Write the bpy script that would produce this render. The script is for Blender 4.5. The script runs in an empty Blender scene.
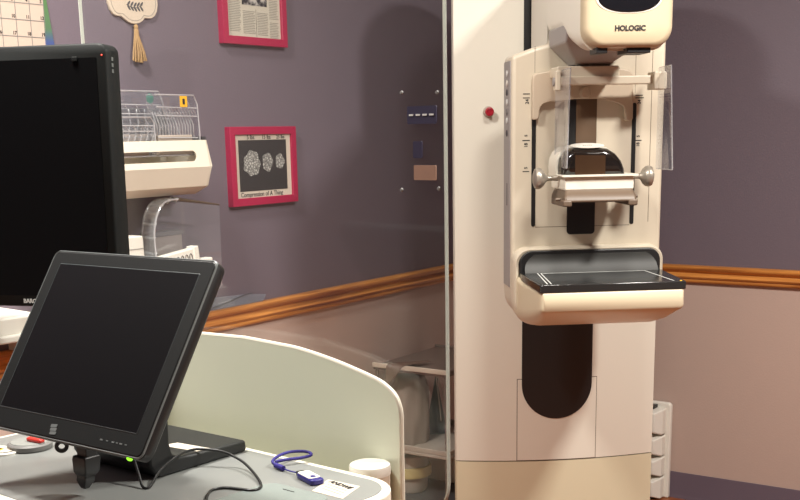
import bpy, bmesh, math, random
from mathutils import Matrix, Vector
random.seed(7)
C = bpy.context.scene.collection
R = math.radians
PI = math.pi

# ------------------------------------------------------------------ materials
def srgb(r, g, b):
    f = lambda c: (c/12.92 if c <= 0.04045 else ((c+0.055)/1.055)**2.4)
    return (f(r/255), f(g/255), f(b/255), 1.0)

def newmat(name):
    m = bpy.data.materials.new(name); m.use_nodes = True
    nt = m.node_tree
    return m, nt, nt.nodes['Principled BSDF'], nt.links

def pmat(name, col, rough=0.5, metal=0.0, bump=0.0, bscale=200.0, var=0.0, vscale=6.0, spec=0.5, coat=0.0, emit=None, estr=0.0):
    m, nt, b, L = newmat(name)
    b.inputs['Base Color'].default_value = col
    b.inputs['Roughness'].default_value = rough
    b.inputs['Metallic'].default_value = metal
    b.inputs['Specular IOR Level'].default_value = spec
    b.inputs['Coat Weight'].default_value = coat
    if emit:
        b.inputs['Emission Color'].default_value = emit
        b.inputs['Emission Strength'].default_value = estr
    tc = nt.nodes.new('ShaderNodeTexCoord')
    if var > 0:
        n = nt.nodes.new('ShaderNodeTexNoise'); n.inputs['Scale'].default_value = vscale; n.inputs['Detail'].default_value = 4
        L.new(tc.outputs['Object'], n.inputs['Vector'])
        mx = nt.nodes.new('ShaderNodeMix'); mx.data_type = 'RGBA'
        mx.inputs[6].default_value = (col[0]*(1-var), col[1]*(1-var), col[2]*(1-var), 1)
        mx.inputs[7].default_value = (min(1, col[0]*(1+var)), min(1, col[1]*(1+var)), min(1, col[2]*(1+var)), 1)
        L.new(n.outputs['Fac'], mx.inputs[0]); L.new(mx.outputs[2], b.inputs['Base Color'])
    if bump > 0:
        n2 = nt.nodes.new('ShaderNodeTexNoise'); n2.inputs['Scale'].default_value = bscale; n2.inputs['Detail'].default_value = 2
        L.new(tc.outputs['Object'], n2.inputs['Vector'])
        bp = nt.nodes.new('ShaderNodeBump'); bp.inputs['Strength'].default_value = bump; bp.inputs['Distance'].default_value = 0.002
        L.new(n2.outputs['Fac'], bp.inputs['Height']); L.new(bp.outputs['Normal'], b.inputs['Normal'])
    return m

def wood_mat(name, axis):
    m, nt, b, L = newmat(name)
    tc = nt.nodes.new('ShaderNodeTexCoord'); mp = nt.nodes.new('ShaderNodeMapping')
    s = [60, 60, 60]; s[axis] = 3.0
    mp.inputs['Scale'].default_value = s
    L.new(tc.outputs['Object'], mp.inputs['Vector'])
    n = nt.nodes.new('ShaderNodeTexNoise'); n.inputs['Scale'].default_value = 1.0; n.inputs['Detail'].default_value = 5; n.inputs['Distortion'].default_value = 0.6
    L.new(mp.outputs['Vector'], n.inputs['Vector'])
    cr = nt.nodes.new('ShaderNodeValToRGB')
    cr.color_ramp.elements[0].position = 0.32; cr.color_ramp.elements[0].color = srgb(150, 86, 34)
    cr.color_ramp.elements[1].position = 0.68; cr.color_ramp.elements[1].color = srgb(222, 150, 74)
    L.new(n.outputs['Fac'], cr.inputs['Fac']); L.new(cr.outputs['Color'], b.inputs['Base Color'])
    b.inputs['Roughness'].default_value = 0.38; b.inputs['Coat Weight'].default_value = 0.25
    return m

def floor_mat():
    m, nt, b, L = newmat('wood_floor')
    tc = nt.nodes.new('ShaderNodeTexCoord')
    br = nt.nodes.new('ShaderNodeTexBrick'); br.inputs['Scale'].default_value = 1.0
    br.inputs['Brick Width'].default_value = 1.2; br.inputs['Row Height'].default_value = 0.12; br.inputs['Mortar Size'].default_value = 0.002
    br.inputs['Color1'].default_value = srgb(172, 96, 50); br.inputs['Color2'].default_value = srgb(150, 80, 40); br.inputs['Mortar'].default_value = srgb(60, 30, 16)
    L.new(tc.outputs['Object'], br.inputs['Vector'])
    mp = nt.nodes.new('ShaderNodeMapping'); mp.inputs['Scale'].default_value = (3, 50, 1)
    L.new(tc.outputs['Object'], mp.inputs['Vector'])
    n = nt.nodes.new('ShaderNodeTexNoise'); n.inputs['Scale'].default_value = 1.0; n.inputs['Detail'].default_value = 4
    L.new(mp.outputs['Vector'], n.inputs['Vector'])
    mx = nt.nodes.new('ShaderNodeMix'); mx.data_type = 'RGBA'; mx.blend_type = 'MULTIPLY'
    mx.inputs[0].default_value = 0.5
    L.new(br.outputs['Color'], mx.inputs[6]); L.new(n.outputs['Color'], mx.inputs[7])
    L.new(mx.outputs[2], b.inputs['Base Color']); b.inputs['Roughness'].default_value = 0.35
    return m

def clear_mat(name, tint=(0.97, 0.98, 0.98), haze=0.03, hazecol=(0.9, 0.9, 0.9), gloss=0.06, rough=0.04, edge=0.5):
    """clear sheet: see-through, mirror at the fresnel amount, a little surface haze"""
    m, nt, b, L = newmat(name)
    nt.nodes.remove(b)
    out = nt.nodes['Material Output']
    tr = nt.nodes.new('ShaderNodeBsdfTransparent'); tr.inputs['Color'].default_value = (*tint, 1)
    gl = nt.nodes.new('ShaderNodeBsdfGlossy'); gl.inputs['Roughness'].default_value = rough
    df = nt.nodes.new('ShaderNodeBsdfDiffuse'); df.inputs['Color'].default_value = (*hazecol, 1)
    lw = nt.nodes.new('ShaderNodeLayerWeight'); lw.inputs['Blend'].default_value = 0.35
    mr = nt.nodes.new('ShaderNodeMapRange'); mr.inputs['From Min'].default_value = 0; mr.inputs['From Max'].default_value = 1
    mr.inputs['To Min'].default_value = gloss; mr.inputs['To Max'].default_value = min(1, gloss+edge)
    pw = nt.nodes.new('ShaderNodeMath'); pw.operation = 'POWER'; pw.inputs[1].default_value = 3.0
    L.new(lw.outputs['Facing'], pw.inputs[0]); L.new(pw.outputs[0], mr.inputs['Value'])
    m1 = nt.nodes.new('ShaderNodeMixShader'); m1.inputs[0].default_value = haze
    L.new(tr.outputs[0], m1.inputs[1]); L.new(df.outputs[0], m1.inputs[2])
    m2 = nt.nodes.new('ShaderNodeMixShader')
    L.new(mr.outputs[0], m2.inputs[0]); L.new(m1.outputs[0], m2.inputs[1]); L.new(gl.outputs[0], m2.inputs[2])
    L.new(m2.outputs[0], out.inputs['Surface'])
    return m

M = {}
M['wall_up'] = pmat('mauve_paint', srgb(107, 96, 106), 0.62, bump=0.25, bscale=160, var=0.03, vscale=3)
M['wall_low'] = pmat('taupe_paint', srgb(190, 167, 156), 0.62, bump=0.25, bscale=160, var=0.03, vscale=3)
M['ceiling'] = pmat('ceiling_white', srgb(225, 222, 214), 0.9, bump=0.2, bscale=60)
M['vinyl'] = pmat('baseboard_vinyl', srgb(98, 84, 96), 0.5, var=0.04)
M['rail_x'] = wood_mat('oak_rail', 0)
M['floor'] = floor_mat()
M['gantry'] = pmat('gantry_white', srgb(222, 217, 204), 0.36, bump=0.04, bscale=300, var=0.015, vscale=2)
M['cream'] = pmat('cream_plastic', srgb(208, 195, 168), 0.36, var=0.015)
M['headcream'] = pmat('head_cover_cream', srgb(190, 175, 147), 0.4, var=0.015)
M['basecream'] = pmat('base_cover_cream', srgb(212, 204, 176), 0.4, var=0.015)
M['armwhite'] = pmat('arm_white', srgb(204, 193, 174), 0.38, var=0.015)
M['bracket'] = pmat('bracket_beige', srgb(188, 172, 152), 0.42, var=0.015)
M['warmgrey'] = pmat('warm_grey_plastic', srgb(176, 162, 150), 0.45, var=0.03)
M['greypl'] = pmat('grey_plastic', srgb(150, 144, 142), 0.42, var=0.03)
M['taupe'] = pmat('taupe_plastic', srgb(98, 82, 68), 0.45, var=0.03)
M['black'] = pmat('black_plastic', srgb(27, 27, 28), 0.42, var=0.1)
M['charcoal'] = pmat('charcoal_plastic', srgb(26, 27, 28), 0.45, bump=0.1, bscale=500)
M['bezel'] = pmat('monitor_bezel', srgb(24, 27, 27), 0.6, spec=0.25, bump=0.08, bscale=700)
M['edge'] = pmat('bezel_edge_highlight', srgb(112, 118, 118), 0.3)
M['screen'] = pmat('dark_screen', srgb(8, 9, 11), 0.45, spec=0.15, var=0.1)
M['belt'] = pmat('brown_belt', srgb(94, 72, 52), 0.5, var=0.06, vscale=30)
M['belt2'] = pmat('belt_view', srgb(62, 44, 30), 0.25, var=0.06, vscale=30)
M['tray'] = pmat('tray_carbon', srgb(36, 36, 36), 0.16, spec=0.6)
M['traywall'] = pmat('tray_wall_rubber', srgb(50, 50, 48), 0.55, var=0.1, vscale=20)
M['red'] = pmat('red_plastic', srgb(158, 24, 42), 0.35)
M['redm'] = pmat('red_marker', srgb(214, 58, 48), 0.35)
M['steel'] = pmat('satin_metal', srgb(168, 160, 148), 0.34, metal=0.55)
M['line'] = pmat('white_print', srgb(210, 212, 208), 0.5)
M['ink'] = pmat('dark_ink', srgb(28, 28, 30), 0.6)
M['seam'] = pmat('seam_shadow_gap', srgb(96, 80, 66), 0.8)
M['glass'] = clear_mat('shield_glass', (0.95, 0.96, 0.96), haze=0.015, hazecol=(0.6, 0.58, 0.55), gloss=0.03, edge=0.3)
M['glassedge'] = pmat('polished_glass_edge', srgb(196, 200, 190), 0.25)
M['acrylic'] = clear_mat('acrylic_sheet', (0.95, 0.96, 0.98), haze=0.07, hazecol=(0.8, 0.78, 0.82), gloss=0.07, edge=0.6)
M['acrylrib'] = clear_mat('acrylic_rib', (0.85, 0.86, 0.88), haze=0.28, hazecol=(0.8, 0.79, 0.8), gloss=0.16, edge=0.7, rough=0.1)
M['acrylwhite'] = clear_mat('acrylic_bright_edge', (0.85, 0.86, 0.88), haze=0.55, hazecol=(0.78, 0.76, 0.78), gloss=0.2, edge=0.6, rough=0.1)
M['cartshade'] = pmat('cart_painted_shade', srgb(112, 96, 88), 0.5, var=0.06, vscale=12)  # shadow lying on the white cart, put into its colour
M['cartpale'] = pmat('cart_pale_grey', srgb(170, 158, 146), 0.5, var=0.05)
M['cartlip'] = pmat('cart_lip', srgb(200, 186, 170), 0.5)
M['linen'] = pmat('linen_grey', srgb(140, 124, 114), 0.85, var=0.1, vscale=14)
M['tubwhite'] = pmat('tub_offwhite', srgb(172, 160, 150), 0.5)
M['smoke'] = clear_mat('smoked_window', (0.62, 0.55, 0.48), haze=0.02, hazecol=(0.05, 0.05, 0.05), gloss=0.06, edge=0.6)
M['poly'] = clear_mat('plastic_bag_film', (0.86, 0.86, 0.86), haze=0.35, hazecol=(0.62, 0.58, 0.55), gloss=0.10, edge=0.5, rough=0.2)
M['pink'] = pmat('magenta_frame', srgb(168, 12, 66), 0.4, coat=0.2)
M['paper'] = pmat('paper_white', srgb(204, 194, 178), 0.8, var=0.03)
M['calpaper'] = pmat('calendar_paper', srgb(188, 170, 156), 0.8)
M['news'] = pmat('newsprint', srgb(196, 190, 174), 0.85, var=0.05, vscale=20)
M['newsgrey'] = pmat('newsprint_text_grey', srgb(150, 146, 136), 0.85)
M['film'] = pmat('film_black', srgb(44, 42, 42), 0.55, var=0.1, vscale=8)
def blob_mat():
    m, nt, b, L = newmat('film_blob')
    tc = nt.nodes.new('ShaderNodeTexCoord'); v = nt.nodes.new('ShaderNodeTexVoronoi'); v.feature = 'DISTANCE_TO_EDGE'; v.inputs['Scale'].default_value = 130
    L.new(tc.outputs['Object'], v.inputs['Vector'])
    cr = nt.nodes.new('ShaderNodeValToRGB'); cr.color_ramp.elements[0].color = srgb(90, 90, 88); cr.color_ramp.elements[1].color = srgb(196, 196, 190); cr.color_ramp.elements[1].position = 0.35
    L.new(v.outputs['Distance'], cr.inputs['Fac']); L.new(cr.outputs['Color'], b.inputs['Base Color']); b.inputs['Roughness'].default_value = 0.6
    return m
M['blob'] = blob_mat()
def photo_mat():
    m, nt, b, L = newmat('halftone_photo')
    tc = nt.nodes.new('ShaderNodeTexCoord'); n = nt.nodes.new('ShaderNodeTexNoise'); n.inputs['Scale'].default_value = 38; n.inputs['Detail'].default_value = 3
    L.new(tc.outputs['Object'], n.inputs['Vector'])
    cr = nt.nodes.new('ShaderNodeValToRGB'); cr.color_ramp.elements[0].position = 0.42; cr.color_ramp.elements[0].color = srgb(24, 22, 26); cr.color_ramp.elements[1].position = 0.6; cr.color_ramp.elements[1].color = srgb(188, 184, 178)
    L.new(n.outputs['Fac'], cr.inputs['Fac']); L.new(cr.outputs['Color'], b.inputs['Base Color']); b.inputs['Roughness'].default_value = 0.8
    return m
M['photo'] = photo_mat()
def page_mat():
    m, nt, b, L = newmat('landscape_page')
    tc = nt.nodes.new('ShaderNodeTexCoord'); sp = nt.nodes.new('ShaderNodeSeparateXYZ'); L.new(tc.outputs['Object'], sp.inputs[0])
    cr = nt.nodes.new('ShaderNodeValToRGB'); e = cr.color_ramp.elements
    e[0].position = 0.105; e[0].color = srgb(44, 62, 116); e[1].position = 0.135; e[1].color = srgb(62, 96, 62)
    k = e.new(0.2); k.color = srgb(70, 108, 60)
    L.new(sp.outputs['Z'], cr.inputs['Fac']); L.new(cr.outputs['Color'], b.inputs['Base Color']); b.inputs['Roughness'].default_value = 0.4
    return m
M['page'] = page_mat()
M['tagwood'] = pmat('painted_wood', srgb(208, 192, 172), 0.6, var=0.03, vscale=20)
M['jute'] = pmat('jute_fibre', srgb(172, 138, 92), 0.8, var=0.25, vscale=90)
M['worktop'] = pmat('worktop_grey', srgb(130, 132, 130), 0.32, var=0.02, vscale=10)
M['rim'] = pmat('rim_white', srgb(232, 228, 212), 0.35)
M['panel'] = pmat('shield_panel_cream', srgb(228, 233, 212), 0.45, var=0.02, vscale=4)
M['conbody'] = pmat('console_body', srgb(214, 206, 188), 0.45)
M['blue'] = pmat('blue_plastic', srgb(36, 30, 112), 0.4)
M['cord'] = pmat('blue_cord', srgb(44, 34, 122), 0.7)
M['white'] = pmat('white_plastic', srgb(232, 228, 218), 0.4, var=0.01)
M['holder'] = pmat('holder_steel', srgb(236, 226, 208), 0.45)
M['green'] = pmat('green_dot', srgb(30, 130, 110), 0.6)
M['yellow'] = pmat('yellow_sticker', srgb(232, 176, 30), 0.6)
M['yelpad'] = pmat('yellow_pad', srgb(206, 188, 130), 0.8)
M['greyfl'] = pmat('mid_grey', srgb(120, 118, 116), 0.5)
M['darkgrey'] = pmat('dark_grey', srgb(72, 70, 72), 0.6)
M['greenbag'] = pmat('dark_green_bag', srgb(84, 92, 80), 0.5, var=0.15, vscale=30)
M['purple'] = pmat('purple_label', srgb(46, 42, 66), 0.5)
M['tan'] = pmat('tan_label', srgb(150, 116, 98), 0.6, var=0.1, vscale=60)
M['brown'] = pmat('brown_cloth', srgb(104, 80, 68), 0.85, var=0.1, vscale=30)
M['led_green'] = pmat('led_green', srgb(120, 220, 40), 0.4, emit=srgb(140, 240, 40), estr=2.0)
M['led_red'] = pmat('led_red', srgb(220, 60, 50), 0.4, emit=srgb(255, 80, 60), estr=1.5)
M['lamp'] = pmat('lamp_diffuser', srgb(255, 244, 225), 0.5, emit=srgb(255, 240, 216), estr=3.0)

# ------------------------------------------------------------------ mesh tools
class MB:
    def __init__(s): s.bm = bmesh.new(); s.mi = 0
    def _new(s, verts, faces, T=None):
        vs = [s.bm.verts.new((T @ Vector(v)) if T is not None else v) for v in verts]
        fs = []
        for f in faces:
            try:
                fc = s.bm.faces.new([vs[i] for i in f]); fc.material_index = s.mi; fs.append(fc)
            except ValueError: pass
        return fs
    def box(s, x0, x1, y0, y1, z0, z1, T=None):
        v = [(x0,y0,z0),(x1,y0,z0),(x1,y1,z0),(x0,y1,z0),(x0,y0,z1),(x1,y0,z1),(x1,y1,z1),(x0,y1,z1)]
        f = [(0,3,2,1),(4,5,6,7),(0,1,5,4),(1,2,6,5),(2,3,7,6),(3,0,4,7)]
        s._new(v, f, T); return s
    def prism(s, pts, a0, a1, plane='xz', T=None):
        """pts 2D outline; extruded along the third axis from a0 to a1"""
        n = len(pts)
        def P(p, a):
            if plane == 'xz': return (p[0], a, p[1])
            if plane == 'xy': return (p[0], p[1], a)
            return (a, p[0], p[1])      # 'yz'
        v = [P(p, a0) for p in pts] + [P(p, a1) for p in pts]
        f = [tuple(range(n)), tuple(range(2*n-1, n-1, -1))]
        f += [(i, i+n, (i+1) % n+n, (i+1) % n) for i in range(n)]
        s._new(v, f, T); return s
    def loft(s, rings, cap=True, closed=True, T=None):
        n = len(rings[0]); v = [p for r in rings for p in r]; f = []
        for k in range(len(rings)-1):
            for i in range(n if closed else n-1):
                j = (i+1) % n
                f.append((k*n+i, k*n+j, (k+1)*n+j, (k+1)*n+i))
        if cap and closed:
            f.append(tuple(range(n-1, -1, -1))); f.append(tuple((len(rings)-1)*n+i for i in range(n)))
        s._new(v, f, T); return s
    def lathe(s, prof, seg=32, T=None, cap=True):
        rings = []
        for r, z in prof:
            rings.append([(max(r, 1e-5)*math.cos(2*PI*i/seg), max(r, 1e-5)*math.sin(2*PI*i/seg), z) for i in range(seg)])
        return s.loft(rings, cap, True, T)
    def tube(s, path, r, seg=10, closed=False, T=None):
        P = [Vector(p) for p in path]; n = len(P); rings = []
        up = Vector((0, 0, 1)); prev = None
        for i in range(n):
            a = P[(i-1) % n] if (closed or i > 0) else P[i]; b = P[(i+1) % n] if (closed or i < n-1) else P[i]
            t = (b-a).normalized()
            if prev is None:
                side = t.cross(up)
                if side.length < 0.05: side = t.cross(Vector((1, 0, 0)))
                nrm = side.normalized()
            else:
                nrm = (prev - t*prev.dot(t)).normalized()
            prev = nrm; bi = t.cross(nrm)
            rr = r[i] if isinstance(r, (list, tuple)) else r
            rings.append([tuple(P[i] + rr*(math.cos(2*PI*k/seg)*nrm + math.sin(2*PI*k/seg)*bi)) for k in range(seg)])
        if closed: rings.append(rings[0])
        return s.loft(rings, not closed, True, T)
    def sheet(s, grid, th, T=None):
        """grid of points (rows of equal length) thickened along its normal by th (both faces built)"""
        nr, nc = len(grid), len(grid[0]); G = [[Vector(p) for p in row] for row in grid]; back = []
        for i in range(nr):
            row = []
            for j in range(nc):
                du = G[i][min(j+1, nc-1)]-G[i][max(j-1, 0)]; dv = G[min(i+1, nr-1)][j]-G[max(i-1, 0)][j]
                row.append(G[i][j]+du.cross(dv).normalized()*th)
            back.append(row)
        v = [p for r in G for p in r]+[p for r in back for p in r]; o = nr*nc; f = []
        for i in range(nr-1):
            for j in range(nc-1):
                a, b, c, d = i*nc+j, i*nc+j+1, (i+1)*nc+j+1, (i+1)*nc+j
                f.append((a, d, c, b)); f.append((a+o, b+o, c+o, d+o))
        rim = [(0, j) for j in range(nc)]+[(i, nc-1) for i in range(1, nr)]+[(nr-1, j) for j in range(nc-2, -1, -1)]+[(i, 0) for i in range(nr-2, 0, -1)]
        ids = [i*nc+j for i, j in rim]
        for k in range(len(ids)):
            a, b = ids[k], ids[(k+1) % len(ids)]; f.append((a, b, b+o, a+o))
        s._new([tuple(p) for p in v], f, T); return s
    def ball(s, c, rx, ry, rz, T=None, seg=24, rg=14):
        rings = []
        for k in range(1, rg):
            th = PI*k/rg
            rings.append([(c[0]+rx*math.sin(th)*math.cos(2*PI*i/seg), c[1]+ry*math.sin(th)*math.sin(2*PI*i/seg), c[2]-rz*math.cos(th)) for i in range(seg)])
        return s.loft(rings, True, True, T)
    def build(s, name, mats, parent=None, bevel=0, segs=3, T=None, angle=38, smooth=True):
        bmesh.ops.recalc_face_normals(s.bm, faces=s.bm.faces)
        if T is not None: bmesh.ops.transform(s.bm, matrix=T, verts=s.bm.verts)
        me = bpy.data.meshes.new(name); s.bm.to_mesh(me); s.bm.free()
        for m in (mats if isinstance(mats, (list, tuple)) else [mats]): me.materials.append(m)
        if smooth:
            me.shade_smooth()
            try: me.set_sharp_from_angle(angle=R(angle))
            except Exception: pass
        o = bpy.data.objects.new(name, me); C.objects.link(o)
        if parent: o.parent = parent
        if bevel:
            md = o.modifiers.new('bevel', 'BEVEL'); md.width = bevel; md.segments = segs; md.limit_method = 'ANGLE'; md.angle_limit = R(40)
            md.harden_normals = False
        return o

def rrect(x0, x1, z0, z1, r, n=6, corners=(1, 1, 1, 1)):
    """rounded rectangle outline, ccw from lower left; corners = (ll, lr, ur, ul) radius factors"""
    pts = []
    for (cx, cz, a0, k) in ((x0, z0, PI, corners[0]), (x1, z0, 1.5*PI, corners[1]), (x1, z1, 0, corners[2]), (x0, z1, .5*PI, corners[3])):
        rr = r*k
        if rr <= 1e-6: pts.append((cx, cz)); continue
        ox = cx+rr if cx == x0 else cx-rr; oz = cz+rr if cz == z0 else cz-rr
        for i in range(n+1):
            a = a0+.5*PI*i/n; pts.append((ox+rr*math.cos(a), oz+rr*math.sin(a)))
    return pts

def spline(P, n=8, closed=False):
    P = [Vector(p) for p in P]; out = []; m = len(P)
    for i in range(m if closed else m-1):
        p0 = P[(i-1) % m] if (closed or i > 0) else P[i]; p1 = P[i]; p2 = P[(i+1) % m]; p3 = P[(i+2) % m] if (closed or i < m-2) else p2
        for k in range(n):
            t = k/n
            out.append(0.5*((2*p1)+(-p0+p2)*t+(2*p0-5*p1+4*p2-p3)*t*t+(-p0+3*p1-3*p2+p3)*t**3))
    if not closed: out.append(P[-1])
    return [tuple(p) for p in out]

def text_mesh(name, body, size, mat, parent, T, depth=0.0004, bold=0.0, align='CENTER', space=1.0):
    cu = bpy.data.curves.new(name+'_curve', 'FONT'); cu.body = body; cu.size = size; cu.extrude = depth; cu.offset = bold
    cu.align_x = align; cu.align_y = 'CENTER'; cu.space_character = space; cu.resolution_u = 3
    tmp = bpy.data.objects.new(name+'_tmp', cu); C.objects.link(tmp)
    dg = bpy.context.evaluated_depsgraph_get(); dg.update()
    me = bpy.data.meshes.new_from_object(tmp.evaluated_get(dg)); me.name = name
    bpy.data.objects.remove(tmp); bpy.data.curves.remove(cu)
    me.transform(T); me.materials.clear(); me.materials.append(mat)
    o = bpy.data.objects.new(name, me); C.objects.link(o)
    if parent: o.parent = parent
    return o
def facing(x, y, z, roll=0.0):      # text that faces -y (the viewer side of a local frame)
    return Matrix.Translation((x, y, z)) @ Matrix.Rotation(PI/2, 4, 'X') @ Matrix.Rotation(roll, 4, 'Z')
def flat(x, y, z, rz=0.0):
    return Matrix.Translation((x, y, z)) @ Matrix.Rotation(rz, 4, 'Z')

def tag(o, label, cat, group=None):
    o['label'] = label; o['category'] = cat
    if group: o['group'] = group
    return o
def thing(name, loc, rz, label, cat, group=None):
    o = bpy.data.objects.new(name, None); C.objects.link(o); o.empty_display_size = 0.1
    o.location = loc; o.rotation_euler = (0, 0, rz)
    return tag(o, label, cat, group)
def struct(o): o['kind'] = 'structure'; return o

# ------------------------------------------------------------------ room frame
A = 0.9710                                   # direction of the left wall
K = Vector((0.3927, 4.6756, 0))              # the room's far corner
LW = Matrix.Translation(K) @ Matrix.Rotation(A, 4, 'Z')            # left wall: x to the corner is 0, y into wall
RW = Matrix.Translation(K) @ Matrix.Rotation(A-PI/2, 4, 'Z')       # right wall: x away from the corner, y into wall
def lw(a, b, z): return LW @ Vector((-a, -b, z))
def rw(s, b, z): return RW @ Vector((s, -b, z))
AL, AR = A, A-PI/2
LEN_L, LEN_R, HT = 6.0, 4.9, 2.62

def wall(name, T, x0, x1):
    b = MB(); b.mi = 1; b.box(x0, x1, 0, 0.12, 0, 0.858); b.mi = 0; b.box(x0, x1, 0, 0.12, 0.858, HT)
    return struct(b.build(name, [M['wall_up'], M['wall_low']], T=T, smooth=False))
wall('wall_left', LW, -LEN_L-0.12, 0.0)
wall('wall_right', RW, 0.0, LEN_R+0.12)
wall('wall_back', LW @ Matrix.Translation((-LEN_L, 0, 0)) @ Matrix.Rotation(PI/2, 4, 'Z'), -LEN_R-0.12, 0.0)
wall('wall_front', RW @ Matrix.Translation((LEN_R, 0, 0)) @ Matrix.Rotation(-PI/2, 4, 'Z'), 0.0, LEN_L+0.12)
b = MB(); b.box(-LEN_L-.12, .12, -LEN_R-.12, .12, -0.1, 0.0)
fl = struct(b.build('floor', M['floor'], T=Matrix.Identity(4), smooth=False)); fl.matrix_world = LW
b = MB(); b.box(-LEN_L-.12, .12, -LEN_R-.12, .12, HT, HT+0.1)
struct(b.build('ceiling', M['ceiling'], T=LW, smooth=False))
# chair rail: moulded oak profile (out from wall, height)
prof = [(0, .826), (.010, .826), (.014, .829), (.015, .835), (.013, .840), (.018, .843), (.021, .849), (.018, .855), (.012, .858), (.010, .863), (.013, .868),
        (.022, .872), (.026, .878), (.026, .884), (.020, .889), (.012, .890), (0, .890)]
def rail(name, T, x0, x1):
    b = MB(); b.loft([[(x, -p[0], p[1]) for p in prof] for x in (x0, x1)])
    o = struct(b.build(name, M['rail_x'], angle=50)); o.matrix_world = T
rail('trim_1', LW, -LEN_L, 0.0)
rail('trim_2', RW, 0.0, LEN_R)
bp = [(0, 0), (.012, 0), (.010, .008), (.006, .016), (.005, .096), (.003, .101), (0, .101)]
def base(name, T, x0, x1):
    b = MB(); b.loft([[(x, -p[0], p[1]) for p in bp] for x in (x0, x1)])
    o = struct(b.build(name, M['vinyl'])); o.matrix_world = T
base('baseboard_left', LW, -LEN_L, 0.0)
base('baseboard_right', RW, 0.0, LEN_R)

# ------------------------------------------------------------------ ceiling lamps
def lamp(x, y, power, size, label, col=(1.0, 0.96, 0.885), rz=0.0):
    t = thing('ceiling_light', (x, y, HT), rz, label, 'ceiling light', 'ceiling lights')
    h = size/2
    fr = MB()
    o_ = rrect(-h-.03, h+.03, -h-.03, h+.03, .02); i_ = rrect(-h, h, -h, h, .005)
    fr.loft([[(p[0], p[1], 0) for p in o_], [(p[0], p[1], -.02) for p in o_], [(p[0], p[1], -.02) for p in i_], [(p[0], p[1], -.004) for p in i_]], cap=False)
    fr.build('frame', M['white'], t)
    d = MB(); d.box(-h, h, -h, h, -.008, -.003); d.build('diffuser', M['lamp'], t)
    l = bpy.data.lights.new('lamp', 'AREA'); l.shape = 'SQUARE'; l.size = size*.96; l.energy = power; l.color = col
    lo = bpy.data.objects.new('lamp', l); C.objects.link(lo); lo.parent = t; lo.location = (0, 0, -.025)
lamp(1.40, 1.75, 108, 0.26, 'square ceiling light nearest the right wall, above the machine side', rz=R(5))
lamp(.50, 2.05, 28, 0.24, 'small square ceiling light straight in front of the machine', rz=R(5))
lamp(-0.77, 1.92, 68, 0.28, 'square ceiling light above the workstation by the left wall', rz=R(5))

# ================================================================== MAMMOGRAPHY MACHINE
MC = Vector((0.4908, 3.5548, 0)); MR = R(5.0)
mach = thing('mammography_machine', MC, MR, 'tall white mammography machine with tube head, face shields and black tray in the corner', 'mammography machine')
def bow(u): return 0.04*(1-(u/0.32)**2)          # gentle convex front of the column (metres towards the viewer)
def column_ring(z, inset=0.0):
    h = 0.32-inset; pts = []
    for i in range(25):
        u = -h+2*h*i/24; pts.append((u, -bow(u*0.32/h)+inset, z))
    # rounded front corners
    pts[0] = (-h, .012+inset, z); pts[-1] = (h, .012+inset, z)
    pts.insert(1, (-h+.004, -.001+inset, z)); pts.insert(-1, (h-.004, -.001+inset, z))
    pts += [(h-.05, .205, z), (h-.07, .22, z), (-h+.07, .22, z), (-h+.05, .205, z)]
    return pts
b = MB(); b.loft([column_ring(.364), column_ring(1.80)]+[column_ring(1.80+.16*math.sin(PI/2*k/8), .16*(1-math.cos(PI/2*k/8))) for k in range(1, 9)]); b.build('column', M['gantry'], mach, angle=50)
b = MB(); b.loft([column_ring(0), column_ring(.3605)]); b.build('base_cover', M['basecream'], mach, angle=50)
b = MB(); b.loft([column_ring(.355, .006), column_ring(.37, .006)]); b.build('base_seam', M['seam'], mach)

def patch(rows, lift):
    """rows: list of (z, u0, u1); a skin following the bowed column front"""
    g = []
    for z, u0, u1 in rows:
        g.append([(u0+(u1-u0)*j/16, -bow(u0+(u1-u0)*j/16)-lift, z) for j in range(17)])
    return g
def stadium(uc, hw, zb, zt, n=14):
    rows = []
    for i in range(n+1):
        a = PI/2*i/n; rows.append((zb+hw-hw*math.cos(a), uc-hw*math.sin(a)-1e-4, uc+hw*math.sin(a)+1e-4))
    rows.append((zt, uc-hw, uc+hw)); return rows
b = MB(); b.sheet(patch([(.3625, -.1300, .1235), (.6275, -.1300, .1235)], .0004), -.0004); b.build('panel_gap', M['seam'], mach)
b = MB(); b.sheet(patch([(.3655, -.1280, .1215), (.6255, -.1280, .1215)], .0014), -.001); b.build('access_panel', M['gantry'], mach)
b = MB(); b.sheet(patch(stadium(-.0045, .1105, .4985, 1.80), .0030), -.0025); so = b.build('travel_slot_cover', M['black'], mach); so['label'] = 'black round-ended cover'
# emergency stop
T = Matrix.Translation((-.2171, -bow(-.2171)+.0005, 1.4338)) @ Matrix.Rotation(PI/2, 4, 'X')
b = MB(); b.lathe([(.0, 0), (.016, 0), (.016, .004), (.0125, .008), (.0125, .012), (0, .012)], T=T); eb = b.build('stop_button', M['warmgrey'], mach)
b = MB(); b.lathe([(.0, .011), (.0102, .011), (.0126, .016), (.0134, .024), (.012, .029), (.008, .030), (.006, .028), (0, .028)], T=T); o = b.build('button_cap', M['red'], eb); o['label'] = 'red push cap'

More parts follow.
